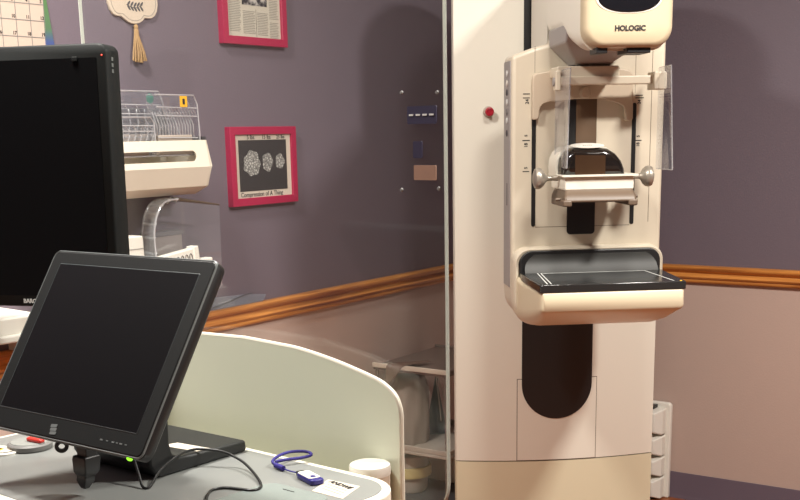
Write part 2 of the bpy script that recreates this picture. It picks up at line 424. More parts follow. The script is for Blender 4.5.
# ---- C-arm
def W(u, w, z): return (u, -w, z)
shaft = MB(); shaft.box(-.085, .085, -.275, -.03, .98, 1.6); shaft.build('arm_shaft', M['greypl'], mach)
neck = MB(); neck.prism([(-.10, 1.50), (.185, 1.50), (.185, 1.82), (-.10, 1.82)], -.365, -.06); neck.build('arm_neck', M['gantry'], mach, bevel=.012)
outl = rrect(-.216, .198, .868, 1.70, .07, corners=(1, .8, 0, 0))
outl = [p for p in outl if p[1] < 1.6] + [(.198, 1.75), (-.10, 1.75), (-.10, 1.603), (-.157, 1.590), (-.216, 1.5695)]
arm = MB(); arm.prism(outl, -.39, -.275); arm_o = arm.build('compression_arm', M['armwhite'], mach, bevel=.011, segs=4)
# control strip on the arm's left side
b = MB(); b.box(-.2185, -.214, -.376, -.288, .96, 1.558); strip = b.build('control_strip', M['greypl'], arm_o, bevel=.0015, segs=2)
for k, (z, mt) in enumerate(((1.527, 'line'), (1.502, 'white'), (1.478, 'darkgrey'), (1.453, 'line'), (1.427, 'greyfl'), (1.405, 'line'), (1.372, 'darkgrey'))):
    b = MB(); T = Matrix.Translation((-.2185, -.336, z)) @ Matrix.Rotation(-PI/2, 4, 'Y'); b.lathe([(0, 0), (.0085, 0), (.0085, .0015), (.006, .0024), (0, .0026)], 20, T)
    b.build('control_button', M[mt], strip)
b = MB(); b.box(-.2187, -.2180, -.342, -.332, 1.18, 1.24); b.build('status_light', M['darkgrey'], strip)
# slots and recess (recessed dark channels shown as black rubber lips)
for u in (-.1565, .115):
    b = MB(); b.prism(rrect(u-.0055, u+.0055, 1.125, 1.445, .005), -.3915, -.385); b.build('guide_slot', M['black'], arm_o)
b = MB(); b.prism(rrect(-.064, .013, 1.1015, 1.50, .010), -.3912, -.383); rec = b.build('carriage_channel', M['black'], arm_o); rec['label'] = 'black vertical channel'
b = MB(); b.box(-.043, .0125, -.3935, -.39, 1.20, 1.50); b.build('brown_belt', M['belt'], rec)
b = MB(); b.box(-.1505, .109, -.3904, -.3898, 1.1225, 1.1237); b.build('lower_seam', M['seam'], arm_o)
for (u0, u1, z0, z1) in ((-.1552, -.1542, 1.525, 1.592), (.1155, .1165, 1.47, 1.60), (.1605, .1618, 1.13, 1.60)):
    b = MB(); b.box(u0, u1, -.3904, -.3898, z0, z1); b.build('front_seam', M['seam'], arm_o)
# paddle position marks: ticks and small turned figures
for (u0, u1, z) in ((-.186, -.168, 1.4722), (-.186, -.168, 1.462), (-.187, -.167, 1.3525), (-.186, -.168, 1.2715)):
    b = MB(); b.box(u0, u1, -.3906, -.3899, z-.0012, z+.0012); b.build('position_tick', M['ink'], arm_o)
for (u0, u1, z) in ((.117, .137, 1.4640), (.117, .140, 1.4575), (.117, .137, 1.3470)):
    b = MB(); b.box(u0, u1, -.3906, -.3899, z-.0012, z+.0012); b.build('position_tick', M['ink'], arm_o)
for (u, z, s_, ch) in ((-.1745, 1.4525, .0125, '24'), (-.177, 1.340, .0125, '18'), (-.177, 1.365, .010, '5'), (-.177, 1.281, .012, '5'), (.128, 1.447, .0115, '24'), (.128, 1.336, .0115, '18'), (.128, 1.358, .011, '5')):
    text_mesh('position_figure', ch, s_, M['ink'], arm_o, facing(u, -.3902, z, PI/2), bold=.0003)
# ---- bracket for the face shields
bo = [(-.1635, 1.4075), (-.1642, 1.507), (-.1625, 1.516), (-.1548, 1.5228), (-.1097, 1.5302), (-.06, 1.537), (.06, 1.535), (.095, 1.527), (.1045, 1.518), (.1062, 1.457), (.1067, 1.404), (.1020, 1.398), (.0895, 1.3985),
      (.0855, 1.404), (.0830, 1.428), (.0790, 1.4375), (.0700, 1.4430), (.040, 1.452), (.0129, 1.4566), (-.0473, 1.4568), (-.0965, 1.4525), (-.1270, 1.4485), (-.1370, 1.4440), (-.1425, 1.4375), (-.1445, 1.430), (-.1462, 1.4110), (-.150, 1.4065), (-.159, 1.4050)]
b = MB(); b.prism(bo, -.409, -.391); brk = b.build('shield_bracket', M['bracket'], mach, bevel=.003)
b = MB(); b.prism(rrect(-.118, .045, 1.508, 1.536, .006), -.49, -.405); b.build('bracket_ledge', M['armwhite'], brk, bevel=.003)
b = MB(); b.prism(rrect(-.120, .140, 1.4890, 1.5105, .004), -.50, -.47); b.build('shift_beam', M['armwhite'], brk, bevel=.003)
T = Matrix.Translation((-.025, -.405, 1.4718)) @ Matrix.Rotation(PI/2, 4, 'X')
b = MB(); b.lathe([(0, 0), (.0145, 0), (.0145, .014), (.012, .018), (0, .018)], T=T); b.build('lock_knob', M['bracket'], brk)
b = MB(); b.prism(rrect(.128, .140, 1.4745, 1.5195, .004), -.515, -.455); b.prism(rrect(.139, .163, 1.4745, 1.5195, .006), -.512, -.458); b.build('end_block', M['armwhite'], brk, bevel=.003)
b = MB(); b.prism(rrect(-.124, -.110, 1.4755, 1.525, .004), -.502, -.470); eblk = b.build('end_block', M['armwhite'], brk, bevel=.003)
T = Matrix.Translation((-.1242, -.484, 1.498)) @ Matrix.Rotation(-PI/2, 4, 'Y')
b = MB(); b.lathe([(0, 0), (.011, 0), (.011, .003), (0, .004)], T=T); b.build('release_button', M['greypl'], eblk)
# clear face shields: bent acrylic wings running towards the viewer
def wing(pts, z0, z1, taper, name):
    g = []
    for k in range(9):
        f = k/8; z = z0+(z1-z0)*f
        g.append([(u+(1-f)*taper*(j/(len(pts)-1)), -w, z) for j, (u, w) in enumerate(pts)])
    b = MB(); b.sheet(g, .0025); o = b.build(name, M['acrylic'], mach)
    e = MB(); e.tube([(g[k][-1][0], g[k][-1][1], g[k][-1][2]) for k in range(9)], .0016, 6); e.tube([(p[0], p[1], p[2]) for p in g[8]], .0012, 6); e.tube([(p[0], p[1], p[2]) for p in g[0]], .0012, 6)
    e.build('polished_edge', M['acrylrib'], o); return o
wing([(-.112, .455), (-.105, .49), (-.108, .53), (-.112, .57), (-.109, .60)], 1.285, 1.526, -.006, 'face_shield')
wing([(.160, .455), (.156, .49), (.158, .53), (.152, .575)], 1.274, 1.531, .012, 'face_shield')
# ---- compression carriage
car = MB(); car.prism(rrect(-.110, .070, 1.226, 1.262, .006), -.56, -.40); car_o = car.build('compression_carriage', M['gantry'], mach, bevel=.004)
b = MB(); b.prism(rrect(-.119, .078, 1.2615, 1.2665, .002), -.57, -.40); b.build('carriage_plate', M['gantry'], car_o)
# paddle clamp: tapered lip with two feet
def ringz(u0, u1, w0, w1, z): return [W(u0, w1, z), W(u1, w1, z), W(u1, w0, z), W(u0, w0, z)]
b = MB(); b.loft([ringz(-.108, .068, .43, .56, 1.230), ringz(-.116, .070, .43, .585, 1.212), ringz(-.118, .070, .43, .59, 1.198)]); clp = b.build('paddle_clamp', M['taupe'], car_o, bevel=.006)
for u0, u1 in ((-.121, -.098), (.048, .072)):
    b = MB(); b.box(u0, u1, -.592, -.45, 1.188, 1.2045); b.build('clamp_foot', M['taupe'], clp, bevel=.004)
b = MB(); b.tube([W(-.132, .55, 1.205), W(.082, .55, 1.209)], .004, 12); b.build('clamp_pin', M['taupe'], clp)
# smoked dome window with pale frame and top label
do = [(-.113, 1.2640), (-.1145, 1.2850), (-.1120, 1.3050), (-.1040, 1.3200), (-.0900, 1.3300), (-.0600, 1.3330), (-.0200, 1.3330), (.0050, 1.3290), (.0250, 1.3170), (.0400, 1.2990), (.0480, 1.2790), (.0500, 1.2640)]
def inset(pts, d):
    c = Vector((sum(p[0] for p in pts)/len(pts), sum(p[1] for p in pts)/len(pts)))
    return [tuple(c+(Vector(p)-c)*(1-d/(Vector(p)-c).length)) for p in pts]
ob = MB(); ob.prism(do, -.47, -.41); ob.build('window_backing', M['black'], car_o)
rings = []
for w_, d in ((.41, -.002), (.53, -.001), (.547, .003), (.556, .010), (.559, .020)):
    rings.append([W(p[0], w_, p[1]) for p in inset(do, d)])
b = MB(); b.loft(rings); dome = b.build('dome_window', pmat('dome_gloss_black', srgb(26, 22, 20), 0.12, spec=0.7), car_o); dome['label'] = 'glossy black domed window'
b = MB(); b.prism(inset([(-.0850, 1.2660), (-.0850, 1.3160), (-.0050, 1.3140), (-.0050, 1.2660)], .001), -.5598, -.5588); b.build('belt_view', M['belt2'], dome)  # added panel imitates the brown belt seen through the window
fr = inset(do, -.007)
b = MB(); b.loft([[W(p[0], .412, p[1]) for p in fr], [W(p[0], .50, p[1]) for p in fr], [W(p[0], .50, p[1]) for p in do], [W(p[0], .412, p[1]) for p in do]], cap=False); b.build('dome_rim', M['gantry'], car_o)
T = Matrix.Translation((-.046, -.528, 1.3375)) @ Matrix.Rotation(R(12), 4, 'X')
b = MB(); b.lathe([(0, 0), (1, 0), (1, .0015), (0, .0015)], 36, T @ Matrix.Diagonal((.044, .026, 1, 1))); lb = b.build('oval_label', M['white'], car_o)
text_mesh('label_print', '-----', .016, M['greyfl'], lb, T @ Matrix.Translation((0, 0, .0018)))
# side knobs
for sgn, u in ((-1, -.115), (1, .072)):
    T = Matrix.Translation((u, -.50, 1.257)) @ Matrix.Rotation(sgn*PI/2, 4, 'Y')
    b = MB(); b.lathe([(0, 0), (.0075, 0), (.0065, .012), (.0065, .026), (.009, .032), (.019, .038), (.026, .046), (.0275, .053), (.025, .060), (.016, .064), (0, .065)], 28, T)
    b.build('hand_knob', M['steel'], car_o)
# ---- image receptor with black tray
def dring(w_, u0, u1, z0, z1, r, corners=(1, 1, .4, .4)): return [W(p[0], w_, p[1]) for p in rrect(u0, u1, z0, z1, r, 8, corners)]
b = MB(); b.loft([dring(.30, -.205, .190, .868, 1.060, .05), dring(.41, -.211, .190, .862, 1.060, .05), dring(.425, -.208, .186, .862, 1.0, .05), dring(.50, -.203, .181, .872, .990, .045), dring(.60, -.200, .172, .897, .989, .035),
                  dring(.665, -.199, .166, .923, .989, .02), dring(.695, -.198, .165, .935, .988, .012), dring(.702, -.194, .161, .940, .984, .010)])
rec_o = b.build('image_receptor', M['cream'], mach, angle=60)
# collar that frames the tray against the arm
def col_ring(off, w_): return [W(p[0], w_, p[1]) for p in rrect(-.2155+off, .1975-off, .865+off, 1.072-off, .04-off*.5, 8, (1.6, 1.3, 1, 1))]
b = MB(); b.loft([col_ring(0, .385), col_ring(.002, .424), col_ring(.006, .430), col_ring(.012, .428), col_ring(.012, .39)], cap=False); b.build('receptor_collar', M['armwhite'], rec_o, angle=60)
# black back wall (concave) and tray slab
bw = []
for w_, ext in ((.40, .0), (.436, .0)): bw.append([W(p[0], w_, p[1]) for p in rrect(-.2010, .1850, .985, 1.0635, .034, 8, (0, 0, 1, 1))])
b = MB(); b.loft(bw); tb = b.build('tray_back', M['black'], rec_o, bevel=.003)
b = MB()
g = []
for k in range(9):
    f = k/8; z = 1.004+.050*f; w_ = .4375+.020*(1-f)**2.2
    ins = .030*(f**3)
    g.append([W(-.190+ins+(.364-2*ins)*j/10, w_, z) for j in range(11)])
b.sheet(g, -.001); b.build('tray_back_face', M['traywall'], tb)
b = MB(); b.prism([(-.2020, -.702), (.1675, -.702), (.1690, -.69), (.1860, -.43), (-.2010, -.43), (-.2035, -.69)], .986, 1.0065, 'xy'); tr_o = b.build('tray', M['tray'], rec_o, bevel=.0025); tr_o['label'] = 'glossy black breast tray'
zl = 1.0068
def stripz(p, q, h):
    p, q = Vector(p), Vector(q); d = (q-p).normalized(); n = Vector((-d.y, d.x))*h
    return [(p+n).to_tuple(), (q+n).to_tuple(), (q-n).to_tuple(), (p-n).to_tuple()]
for p, q in (((-.150, -.466), (.132, -.466)), ((-.150, -.466), (-.170, -.685)), ((-.158, -.460), (-.180, -.685)), ((.132, -.466), (.140, -.690))):
    b = MB(); b.prism(stripz(p, q, .0013), 1.0060, zl, 'xy'); b.build('field_mark', M['line'], tr_o)
b = MB(); b.ball((.157, -.693, 1.0065), .003, .003, .0015); b.build('corner_light', M['yellow'], tr_o)
# ---- tube head
def hring(w_, u0, u1, z0, r): return [W(p[0], w_, p[1]) for p in rrect(u0, u1, z0, 1.81, r, 8, (1, 1, .9, .9))]
b = MB(); b.loft([hring(.372, -.119, .108, 1.622, .03), hring(.54, -.120, .102, 1.608, .035), hring(.60, -.121, .099, 1.578, .045), hring(.66, -.121, .096, 1.562, .045), hring(.735, -.121, .092, 1.556, .045)])
hd = b.build('tube_head', M['gantry'], mach, angle=60)
b = MB(); b.loft([hring(.7335, -.1205, .0915, 1.5605, .045), hring(.755, -.1215, .0900, 1.5600, .045), hring(.768, -.1195, .0880, 1.5612, .045), hring(.776, -.115, .0835, 1.565, .042), hring(.780, -.106, .0745, 1.573, .035), hring(.782, -.07, .04, 1.60, .02)])
fc = b.build('front_cover', M['headcream'], hd, angle=70); fc['label'] = 'cream front cover'
wn = []
for i in range(33):
    a = PI+PI*i/32; wn.append((-.0185+.0745*math.copysign(abs(math.cos(a))**.85, math.cos(a)), 1.6775+.040*math.copysign(abs(math.sin(a))**.8, math.sin(a))))
wn += [(.056, 1.73), (-.093, 1.73)]
b = MB(); b.prism(wn, -.7850, -.765); dw = b.build('display_window', pmat('display_black', srgb(20, 20, 24), 0.1, spec=0.6), fc, bevel=.002)
wo = [(p[0]+(p[0]+.0185)*.05, p[1]-.003 if p[1] < 1.71 else p[1]) for p in wn]
b = MB(); b.prism(wo, -.7830, -.765); b.build('window_bezel', M['white'], fc, bevel=.0015)
text_mesh('wordmark', 'HOLOGIC', .0160, M['ink'], fc, facing(-.0150, -.7824, 1.6025), bold=.0007, depth=.0006, space=.99)
for u0, u1, w0, w1 in ((-.088, -.062, .70, .765), (-.016, .040, .68, .765)):
    b = MB(); b.box(u0, u1, -w1, -w0, 1.549, 1.564); b.build('gap_block', M['black'], hd, bevel=.002)  # black blocks stand in for the dark gaps under the front cover
b = MB(); b.loft([ringz(-.068, .022, .40, .47, 1.538), ringz(-.074, .032, .40, .50, 1.548), ringz(-.118, .085, .395, .58, 1.588), ringz(-.120, .088, .39, .60, 1.63)])
cl = b.build('collimator', M['greypl'], mach, bevel=.004)
b = MB(); b.box(-.070, .024, -.47, -.40, 1.534, 1.5385); b.build('collimator_lens', M['black'], cl)

# ================================================================== WORKSTATION
Q = Vector((-.5546, 2.0834, 0)); QR = R(-40.86)
ws = thing('acquisition_workstation', Q, QR, 'grey-topped white control workstation with curved cream panel and glass radiation shield', 'workstation')
TOP = .88
wo = rrect(0, .752, -.40, .004, .03, 10, (1, 2.2, 2.6, 1.2))
wi = rrect(.014, .738, -.386, -.010, .022, 10, (1, 2.4, 2.8, 1.2))
b = MB(); b.prism(wo, TOP-.045, TOP+.003, 'xy'); rim = b.build('worktop_rim', M['rim'], ws, bevel=.003)
b = MB(); b.prism(wi, TOP-.002, TOP+.0042, 'xy'); wt = b.build('worktop', M['worktop'], ws, bevel=.001); wt['label'] = 'grey inset work surface'
# touch reader plate and printed sticker on the worktop
b = MB(); b.prism(rrect(.575, .700, -.232, -.108, .02, 8), TOP+.0035, TOP+.0052, 'xy', Matrix.Identity(4)); rd = b.build('reader_plate', pmat('reader_grey', srgb(134, 143, 140), .25), ws, bevel=.0006)
text_mesh('plate_mark', '------', .012, M['ink'], rd, flat(.628, -.124, TOP+.0055, R(0)))
st = MB(); st.prism([(.634, -.050), (.694, -.046), (.714, -.104), (.654, -.104)], TOP+.0042, TOP+.0047, 'xy'); st_o = st.build('paper_sticker', M['paper'], ws); st_o['label'] = 'small white printed sticker'
text_mesh('sticker_heading', 'ANDWE', .013, M['ink'], st_o, flat(.668, -.059, TOP+.0049, R(-8)), bold=.0004)
for k in range(3):
    b = MB(); b.box(-.022, .022, -.0008, .0008, 0, .0002, Matrix.Translation((.672+k*.003, -.071-k*.009, TOP+.0047)) @ Matrix.Rotation(R(-8), 4, 'Z')); b.build('print_line', M['greyfl'], st_o)
# curved rear panel (mirror-symmetric arch)
arc = [(.345, 1.0585), (.417, 1.056), (.473, 1.0535), (.544, 1.044), (.600, 1.033), (.640, 1.0235), (.660, 1.015), (.675, 1.004), (.683, .990), (.686, .975), (.686, .95), (.686, .90), (.686, .75), (.686, .55)]
sp = spline([(p[0], 0, p[1]) for p in arc], 5)
sp = [(p[0]-.012, 0, p[2]-.011) for p in sp]; right = [(p[0], p[2]) for p in sp]; left = [(.666-p[0], p[1]) for p in reversed(right[1:])]
po = left+right
b = MB(); b.prism(po, .066, .074); pn = b.build('rear_panel', M['panel'], ws, bevel=.0012); pn['label'] = 'cream curved-top panel'
edge = [(p[0], .070, p[1]) for p in po[1:-1]]
b = MB(); b.tube(edge, .0042, 8); b.build('panel_edge', M['rim'], pn)
# clear radiation shield
go = rrect(-.115, .740, .80, 2.02, .06, 10, (1, 1, .5, .5))
b = MB(); b.prism(go, .100, .106); gl = b.build('glass_shield', M['glass'], ws); gl['label'] = 'tall clear glass radiation shield'
gi = rrect(-.113, .738, .802, 2.018, .058, 10, (1, 1, .5, .5))
b = MB(); b.loft([[(p[0], .0998, p[1]) for p in go], [(p[0], .1062, p[1]) for p in go], [(p[0], .1062, p[1]) for p in gi], [(p[0], .0998, p[1]) for p in gi], [(p[0], .0998, p[1]) for p in go]], cap=False); b.build('glass_edge', M['glassedge'], gl)
b = MB(); b.prism(rrect(.672, .726, 1.391, 1.416, .002), .0985, .1005); pl = b.build('purple_sticker', M['purple'], gl); pl['label'] = 'dark purple warning sticker'
for k in range(4):
    b = MB(); b.box(.676+k*.0125, .684+k*.0125, .0978, .0986, 1.4025, 1.405); b.build('print_dash', M['line'], pl)
b = MB(); b.prism(rrect(.682, .699, 1.343, 1.367, .002), .0985, .1005); b.build('dark_sticker', M['purple'], gl)
b = MB(); b.prism(rrect(.683, .724, 1.314, 1.335, .001), .0985, .1005, T=Matrix.Translation((0, 0, -.002))); tn = b.build('tan_sticker', M['tan'], gl); tn['label'] = 'tan paper sticker'
for s_, z in ((.662, 1.4355), (.728, 1.4335), (.659, 1.2975), (.729, 1.3005)):
    b = MB(); T = Matrix.Translation((s_, .0985, z)) @ Matrix.Rotation(PI/2, 4, 'X'); b.lathe([(0, -.001), (.003, -.001), (.0025, .0012), (0, .0015)], 12, T); b.build('grey_dot', M['greyfl'], gl)  # small grey dots set on the glass
# body below the worktop, ledge behind it, foot, and the arm that carries the side shelf and big display
b = MB(); b.prism(rrect(.06, .69, -.34, -.02, .04), .08, TOP-.045, 'xy'); b.build('cabinet', M['conbody'], ws, bevel=.006)
b = MB(); b.prism(rrect(.02, .73, -.36, .112, .05), .05, .09, 'xy'); b.build('base', M['greyfl'], ws, bevel=.008)
for s_, t_ in ((.08, -.3), (.67, -.3), (.08, .06), (.67, .06)):
    b = MB(); T = Matrix.Translation((s_, t_-.012, .025)) @ Matrix.Rotation(PI/2, 4, 'X'); b.lathe([(0, -.012), (.025, -.012), (.025, .012), (0, .012)], 20, T); b.box(s_-.006, s_+.006, t_-.016, t_+.016, .03, .052); b.build('caster', M['black'], ws)
b = MB(); b.box(.06, .72, -.02, .066, .712, .732); b.build('rear_ledge', M['conbody'], ws, bevel=.004)
for s_ in (.10, .58):
    b = MB(); b.box(s_, s_+.03, .074, .100, .60, 1.0); b.build('shield_clamp', M['conbody'], ws, bevel=.003)
b = MB(); b.box(-.105, -.075, .02, .05, .915, 1.28); b.box(-.105, .10, .02, .05, .915, .945); b.box(.07, .10, .02, .05, .60, .93); b.build('display_post', M['conbody'], ws, bevel=.006)
b = MB(); b.box(-.30, -.085, .02, .05, .965, .995); b.build('shelf_arm', M['conbody'], ws, bevel=.004)
b = MB(); b.prism(rrect(-.75, -.265, -.36, .06, .03), 1.004, 1.040, 'xy'); b.prism(rrect(-.75, -.258, -.37, .07, .03), .990, 1.006, 'xy'); sh = b.build('side_shelf', M['white'], ws, bevel=.004); sh['label'] = 'white side shelf'

# ================================================================== TOUCH MONITOR
TY = R(-38.16); TC = Vector((-.4275, 1.6, 0))
touch = thing('touch_monitor', (TC.x, TC.y, TOP+.0042), TY, 'black tilted touch monitor on L-shaped stand, front of the workstation', 'monitor')
TZ = -(TOP+.0042)
SC = Matrix.Translation((.0009, .0007, 1.0958+TZ)) @ Matrix.Rotation(R(-33), 4, 'X') @ Matrix.Rotation(-.0075, 4, 'Y')     # screen frame: x right, z up the screen, -y to viewer
hw, hh = .1780, .1435
b = MB()
rings = [[(p[0], y, p[1]) for p in rrect(-hw+i, hw-i, -hh+i, hh-i, .010, 5)] for y, i in ((0, .003), (.003, 0), (.017, 0.001), (.028, .012), (.032, .03))]
b.loft(rings); case = b.build('monitor_case', M['charcoal'], touch, T=SC, angle=50)
b = MB(); b.loft([[(p[0], .0006, p[1]) for p in rrect(-hw+.0028, hw-.0028, -hh+.0028, hh-.0028, .009, 5)], [(p[0], -.0006, p[1]) for p in rrect(-hw+.004, hw-.004, -hh+.004, hh-.004, .008, 5)]]); b.build('bezel', M['bezel'], touch, T=SC)
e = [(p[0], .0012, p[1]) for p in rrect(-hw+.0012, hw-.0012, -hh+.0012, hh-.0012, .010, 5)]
b = MB(); b.tube(e, .0013, 6, closed=True); b.build('bezel_highlight', M['edge'], touch, T=SC)  # highlight along the case chamfer, put in as a pale tube
b = MB(); b.prism(rrect(-.1520, .1515, -.1105, .1205, .001), -.0011, -.0002); scr = b.build('screen', M['screen'], touch, T=SC)
b = MB(); b.loft([[(p[0], y, p[1]) for p in rrect(x0, x1, z0, z1, .001, 2)] for (x0, x1, z0, z1, y) in ((-.1535, .1530, -.1120, .1220, -.0005), (-.1525, .1520, -.1110, .1210, -.0013), (-.1520, .1515, -.1105, .1205, -.0011))], cap=False); b.build('screen_edge', pmat('inner_edge', srgb(66, 74, 76), .4), touch, T=SC)
# maker's square mark, menu icons, light
b = MB()
for k in range(3):
    b.prism(rrect(-.0068, .0068, -.0080+k*.0053, -.0034+k*.0053, .0015, 3), -.0013, -.0005, T=Matrix.Translation((-.0130, 0, -.1280)) @ Matrix.Rotation(R(-6), 4, 'Y') @ Matrix.Translation((-.0012*k, 0, 0)))
b.build('maker_mark', M['edge'], touch, T=SC)
for k, x in enumerate((.090, .102, .114, .122, .130, .140)):
    b = MB(); b.box(x-.002, x+.002, -.0011, -.0005, -.1290, -.1276) if k % 2 else b.box(x-.0028, x+.0028, -.0011, -.0005, -.1294, -.1274); b.build('menu_icon', M['edge'], touch, T=SC)
b = MB(); b.ball((.149, .006, -.1440), .0042, .004, .0028); lg = b.build('power_light', M['led_green'], touch, T=SC); lg['label'] = 'small green power light'
# L-shaped stand
def mz(x, y, z): return (x, y, z+TZ)
prof = [(.060, 1.09), (.068, .905), (.076, .892), (.086, .8845), (.264, .8845), (.266, .890), (.264, .9035), (.150, .906), (.125, .908), (.112, .916), (.108, .932), (.110, 1.06)]
b = MB(); b.prism([(p[0], p[1]+TZ) for p in prof], -.165, .0195, 'yz'); stn = b.build('stand', M['charcoal'], touch, bevel=.004)
b = MB(); b.box(-.12, -.03, .055, .085, 1.05+TZ, 1.12+TZ); b.build('hinge', M['black'], touch, bevel=.006)
b = MB(); b.prism([(-.060, .158), (.012, .166), (.016, .190), (-.052, .184)], .9048+TZ, .9062+TZ, 'xy'); sl = b.build('stand_label', M['paper'], stn); sl['label'] = 'white sticker on stand foot'
# plugs under the case
b = MB(); b.tube([mz(-.040, -.034, .972), mz(-.040, -.036, .958)], .006, 12); b.build('thumb_screw_stem', M['black'], touch)
T = Matrix.Translation(mz(-.040, -.040, .953)) @ Matrix.Rotation(R(90), 4, 'Y') @ Matrix.Rotation(R(35), 4, 'X')
b = MB(); b.lathe([(.0045, -.004), (.0090, -.004), (.0100, 0), (.0090, .004), (.0045, .004), (.0045, -.004)], 24, T, cap=False); b.build('thumb_screw', M['black'], touch)
def plug_ring(cx, hx, y0, y1, z): return [mz(cx-hx, y0, z), mz(cx+hx, y0, z), mz(cx+hx, y1, z), mz(cx-hx, y1, z)]
b = MB(); b.box(-.004, .018, -.042, -.022, .943+TZ, .970+TZ); plg = b.build('cable_plug', M['black'], touch, bevel=.002)
b = MB(); b.loft([plug_ring(.006, .0145, -.046, -.020, .946), plug_ring(.0055, .0150, -.047, -.019, .940), plug_ring(.004, .0140, -.046, -.020, .922), plug_ring(.002, .0105, -.043, -.023, .916)]); b.build('plug_body', M['black'], plg, bevel=.002)
b = MB(); b.loft([plug_ring(.002, .0095, -.042, -.024, .918), plug_ring(.000, .0100, -.042, -.024, .908), plug_ring(-.002, .0060, -.039, -.027, .899), plug_ring(-.002, .0045, -.037, -.029, .8955)]); b.build('strain_relief', M['black'], plg, bevel=.0015)
# black cable across the worktop
def con(s, t, z): return Matrix.Translation(Q) @ Matrix.Rotation(QR, 4, 'Z') @ Vector((s, t, z))
zc = TOP+.0065
cp = [con(*p) for p in ((.400, -.225, .93), (.432, -.238, .902), (.450, -.245, .8872), (.457, -.238, .8868), (.436, -.203, .898), (.430, -.167, .9105), (.419, -.138, .9110), (.422, -.118, .9110), (.445, -.106, .9105), (.459, -.098, .9080), (.472, -.092, .9030), (.497, -.092, .8965), (.540, -.109, .8900), (.577, -.131, .8868), (.591, -.149, .8866), (.586, -.160, .8866), (.569, -.165, .8866), (.548, -.173, .8866), (.541, -.191, .8866), (.555, -.213, .8866), (.58, -.24, .8866), (.61, -.30, .8866))]
b = MB(); b.tube(spline(cp, 8), .0021, 8)
tag(b.build('cable', M['black']), 'thin black cable looping across the grey worktop from the touch monitor', 'cable')

# ================================================================== BIG DISPLAY
BY = R(-14.2); BT = R(1.85)
BRt = Vector((-.486, 2.040, 1.537))
bw_, bh_ = .350, .450
ctr = BRt + Vector((math.cos(BY), math.sin(BY), 0))*(-bw_/2)
disp = thing('medical_display', (ctr.x, ctr.y, 1.537-bh_), BY, 'large black upright display at the left edge, behind the touch monitor', 'monitor')
BM = Matrix.Translation((0, -.014, 0)) @ Matrix.Rotation(-BT, 4, 'X')
b = MB(); b.loft([[(p[0], y, p[1]) for p in rrect(-bw_/2+i, bw_/2-i, i, bh_-i, .016, 6)] for y, i in ((0, .003), (.003, 0), (.045, .0), (.062, .014))]); b.build('display_case', M['bezel'], disp, T=BM, angle=50)
b = MB(); b.prism(rrect(-bw_/2+.0175, bw_/2-.0185, .0195, bh_-.0235, .001), -.0012, .001); b.build('screen', M['screen'], disp, T=BM)
b = MB(); b.prism(rrect(.112, .122, bh_-.029, bh_-.0215, .001), -.004, .0); b.build('light_sensor', M['bezel'], disp, T=BM, bevel=.001)
b = MB(); b.ball((bw_/2-.008, -.0003, bh_-.020), .0014, .001, .0014); b.build('standby_light', M['led_red'], disp, T=BM)
text_mesh('wordmark', 'BARCO', .0100, M['line'], disp, BM @ facing(.001, -.0006, .0095), bold=.0004)
b = MB()
for z in (.415, .425, .405): b.box(bw_/2-.0002, bw_/2+.0005, .018, .024, z-.003, z+.003)
b.build('side_buttons', M['edge'], disp, T=BM)
b = MB(); b.box(-.05, .05, .048, .075, .12, .30); b.box(-.03, .03, .07, .085, .16, .24); b.build('mount_bracket', M['charcoal'], disp, bevel=.004)

# ================================================================== things on the worktop
def wthing(name, s, t, z, rz, label, cat, group=None):
    p = con(s, t, z); return thing(name, p, QR+rz, label, cat, group)
zt = TOP+.0042
# usb stick with looped lanyard
us = wthing('flash_drive', .618, -.071, zt, R(-18), 'blue and white flash drive with blue wrist lanyard on the worktop', 'flash drive')
b = MB(); b.prism(rrect(-.026, .026, -.011, .011, .006), .0005, .0085, 'xy'); ub = b.build('drive_body', M['blue'], us, bevel=.002)
b = MB(); b.prism(rrect(-.024, .016, -.0095, .0095, .004), .0082, .0098, 'xy'); b.build('white_cover', M['white'], ub, bevel=.001)
b = MB(); b.prism(rrect(.004, .014, -.004, .004, .0039), .0097, .0103, 'xy'); b.build('oval_mark', M['blue'], ub)
b = MB(); b.box(-.035, -.025, -.006, .006, .001, .008); b.build('cap_loop', M['black'], us, bevel=.001)
def uloc(s, t, z): return Matrix.Rotation(R(18), 4, 'Z') @ Vector((s-.618, t+.071, z))
b = MB(); b.tube(spline([uloc(.586, -.063, .005), uloc(.568, -.062, .004), uloc(.548, -.059, .004)], 5), .0011, 6); b.tube([uloc(.550, -.060, .0048), uloc(.529, -.056, .0052)], .0042, 10)
lp = [uloc(.529, -.056, .0055), uloc(.520, -.054, .009), uloc(.516, -.040, .013), uloc(.512, -.012, .013), uloc(.520, .010, .011), uloc(.531, .016, .009), uloc(.540, .008, .008), uloc(.537, -.012, .008), uloc(.529, -.034, .009), uloc(.522, -.050, .008)]
b.tube(spline(lp, 6), .0024, 8); b.build('lanyard', M['cord'], us)
# grey puck with red marker
pk = wthing('trackball_puck', .116, -.220, zt, 0, 'round grey puck with a red marker piece on top, left on worktop', 'puck')
b = MB(); b.lathe([(0, 0), (.034, 0), (.036, .003), (.036, .009), (.033, .0115), (0, .0115)], 36); b.build('puck_body', M['greyfl'], pk)
b = MB(); b.lathe([(0, .0112), (.031, .0112), (.030, .0128), (0, .0130)], 36); b.build('puck_top', pmat('puck_top_grey', srgb(140, 142, 138), .5), pk)
b = MB(); b.box(-.002, .032, -.006, .006, .0128, .020, Matrix.Rotation(R(8), 4, 'Z')); b.build('red_marker', M['redm'], pk, bevel=.003)
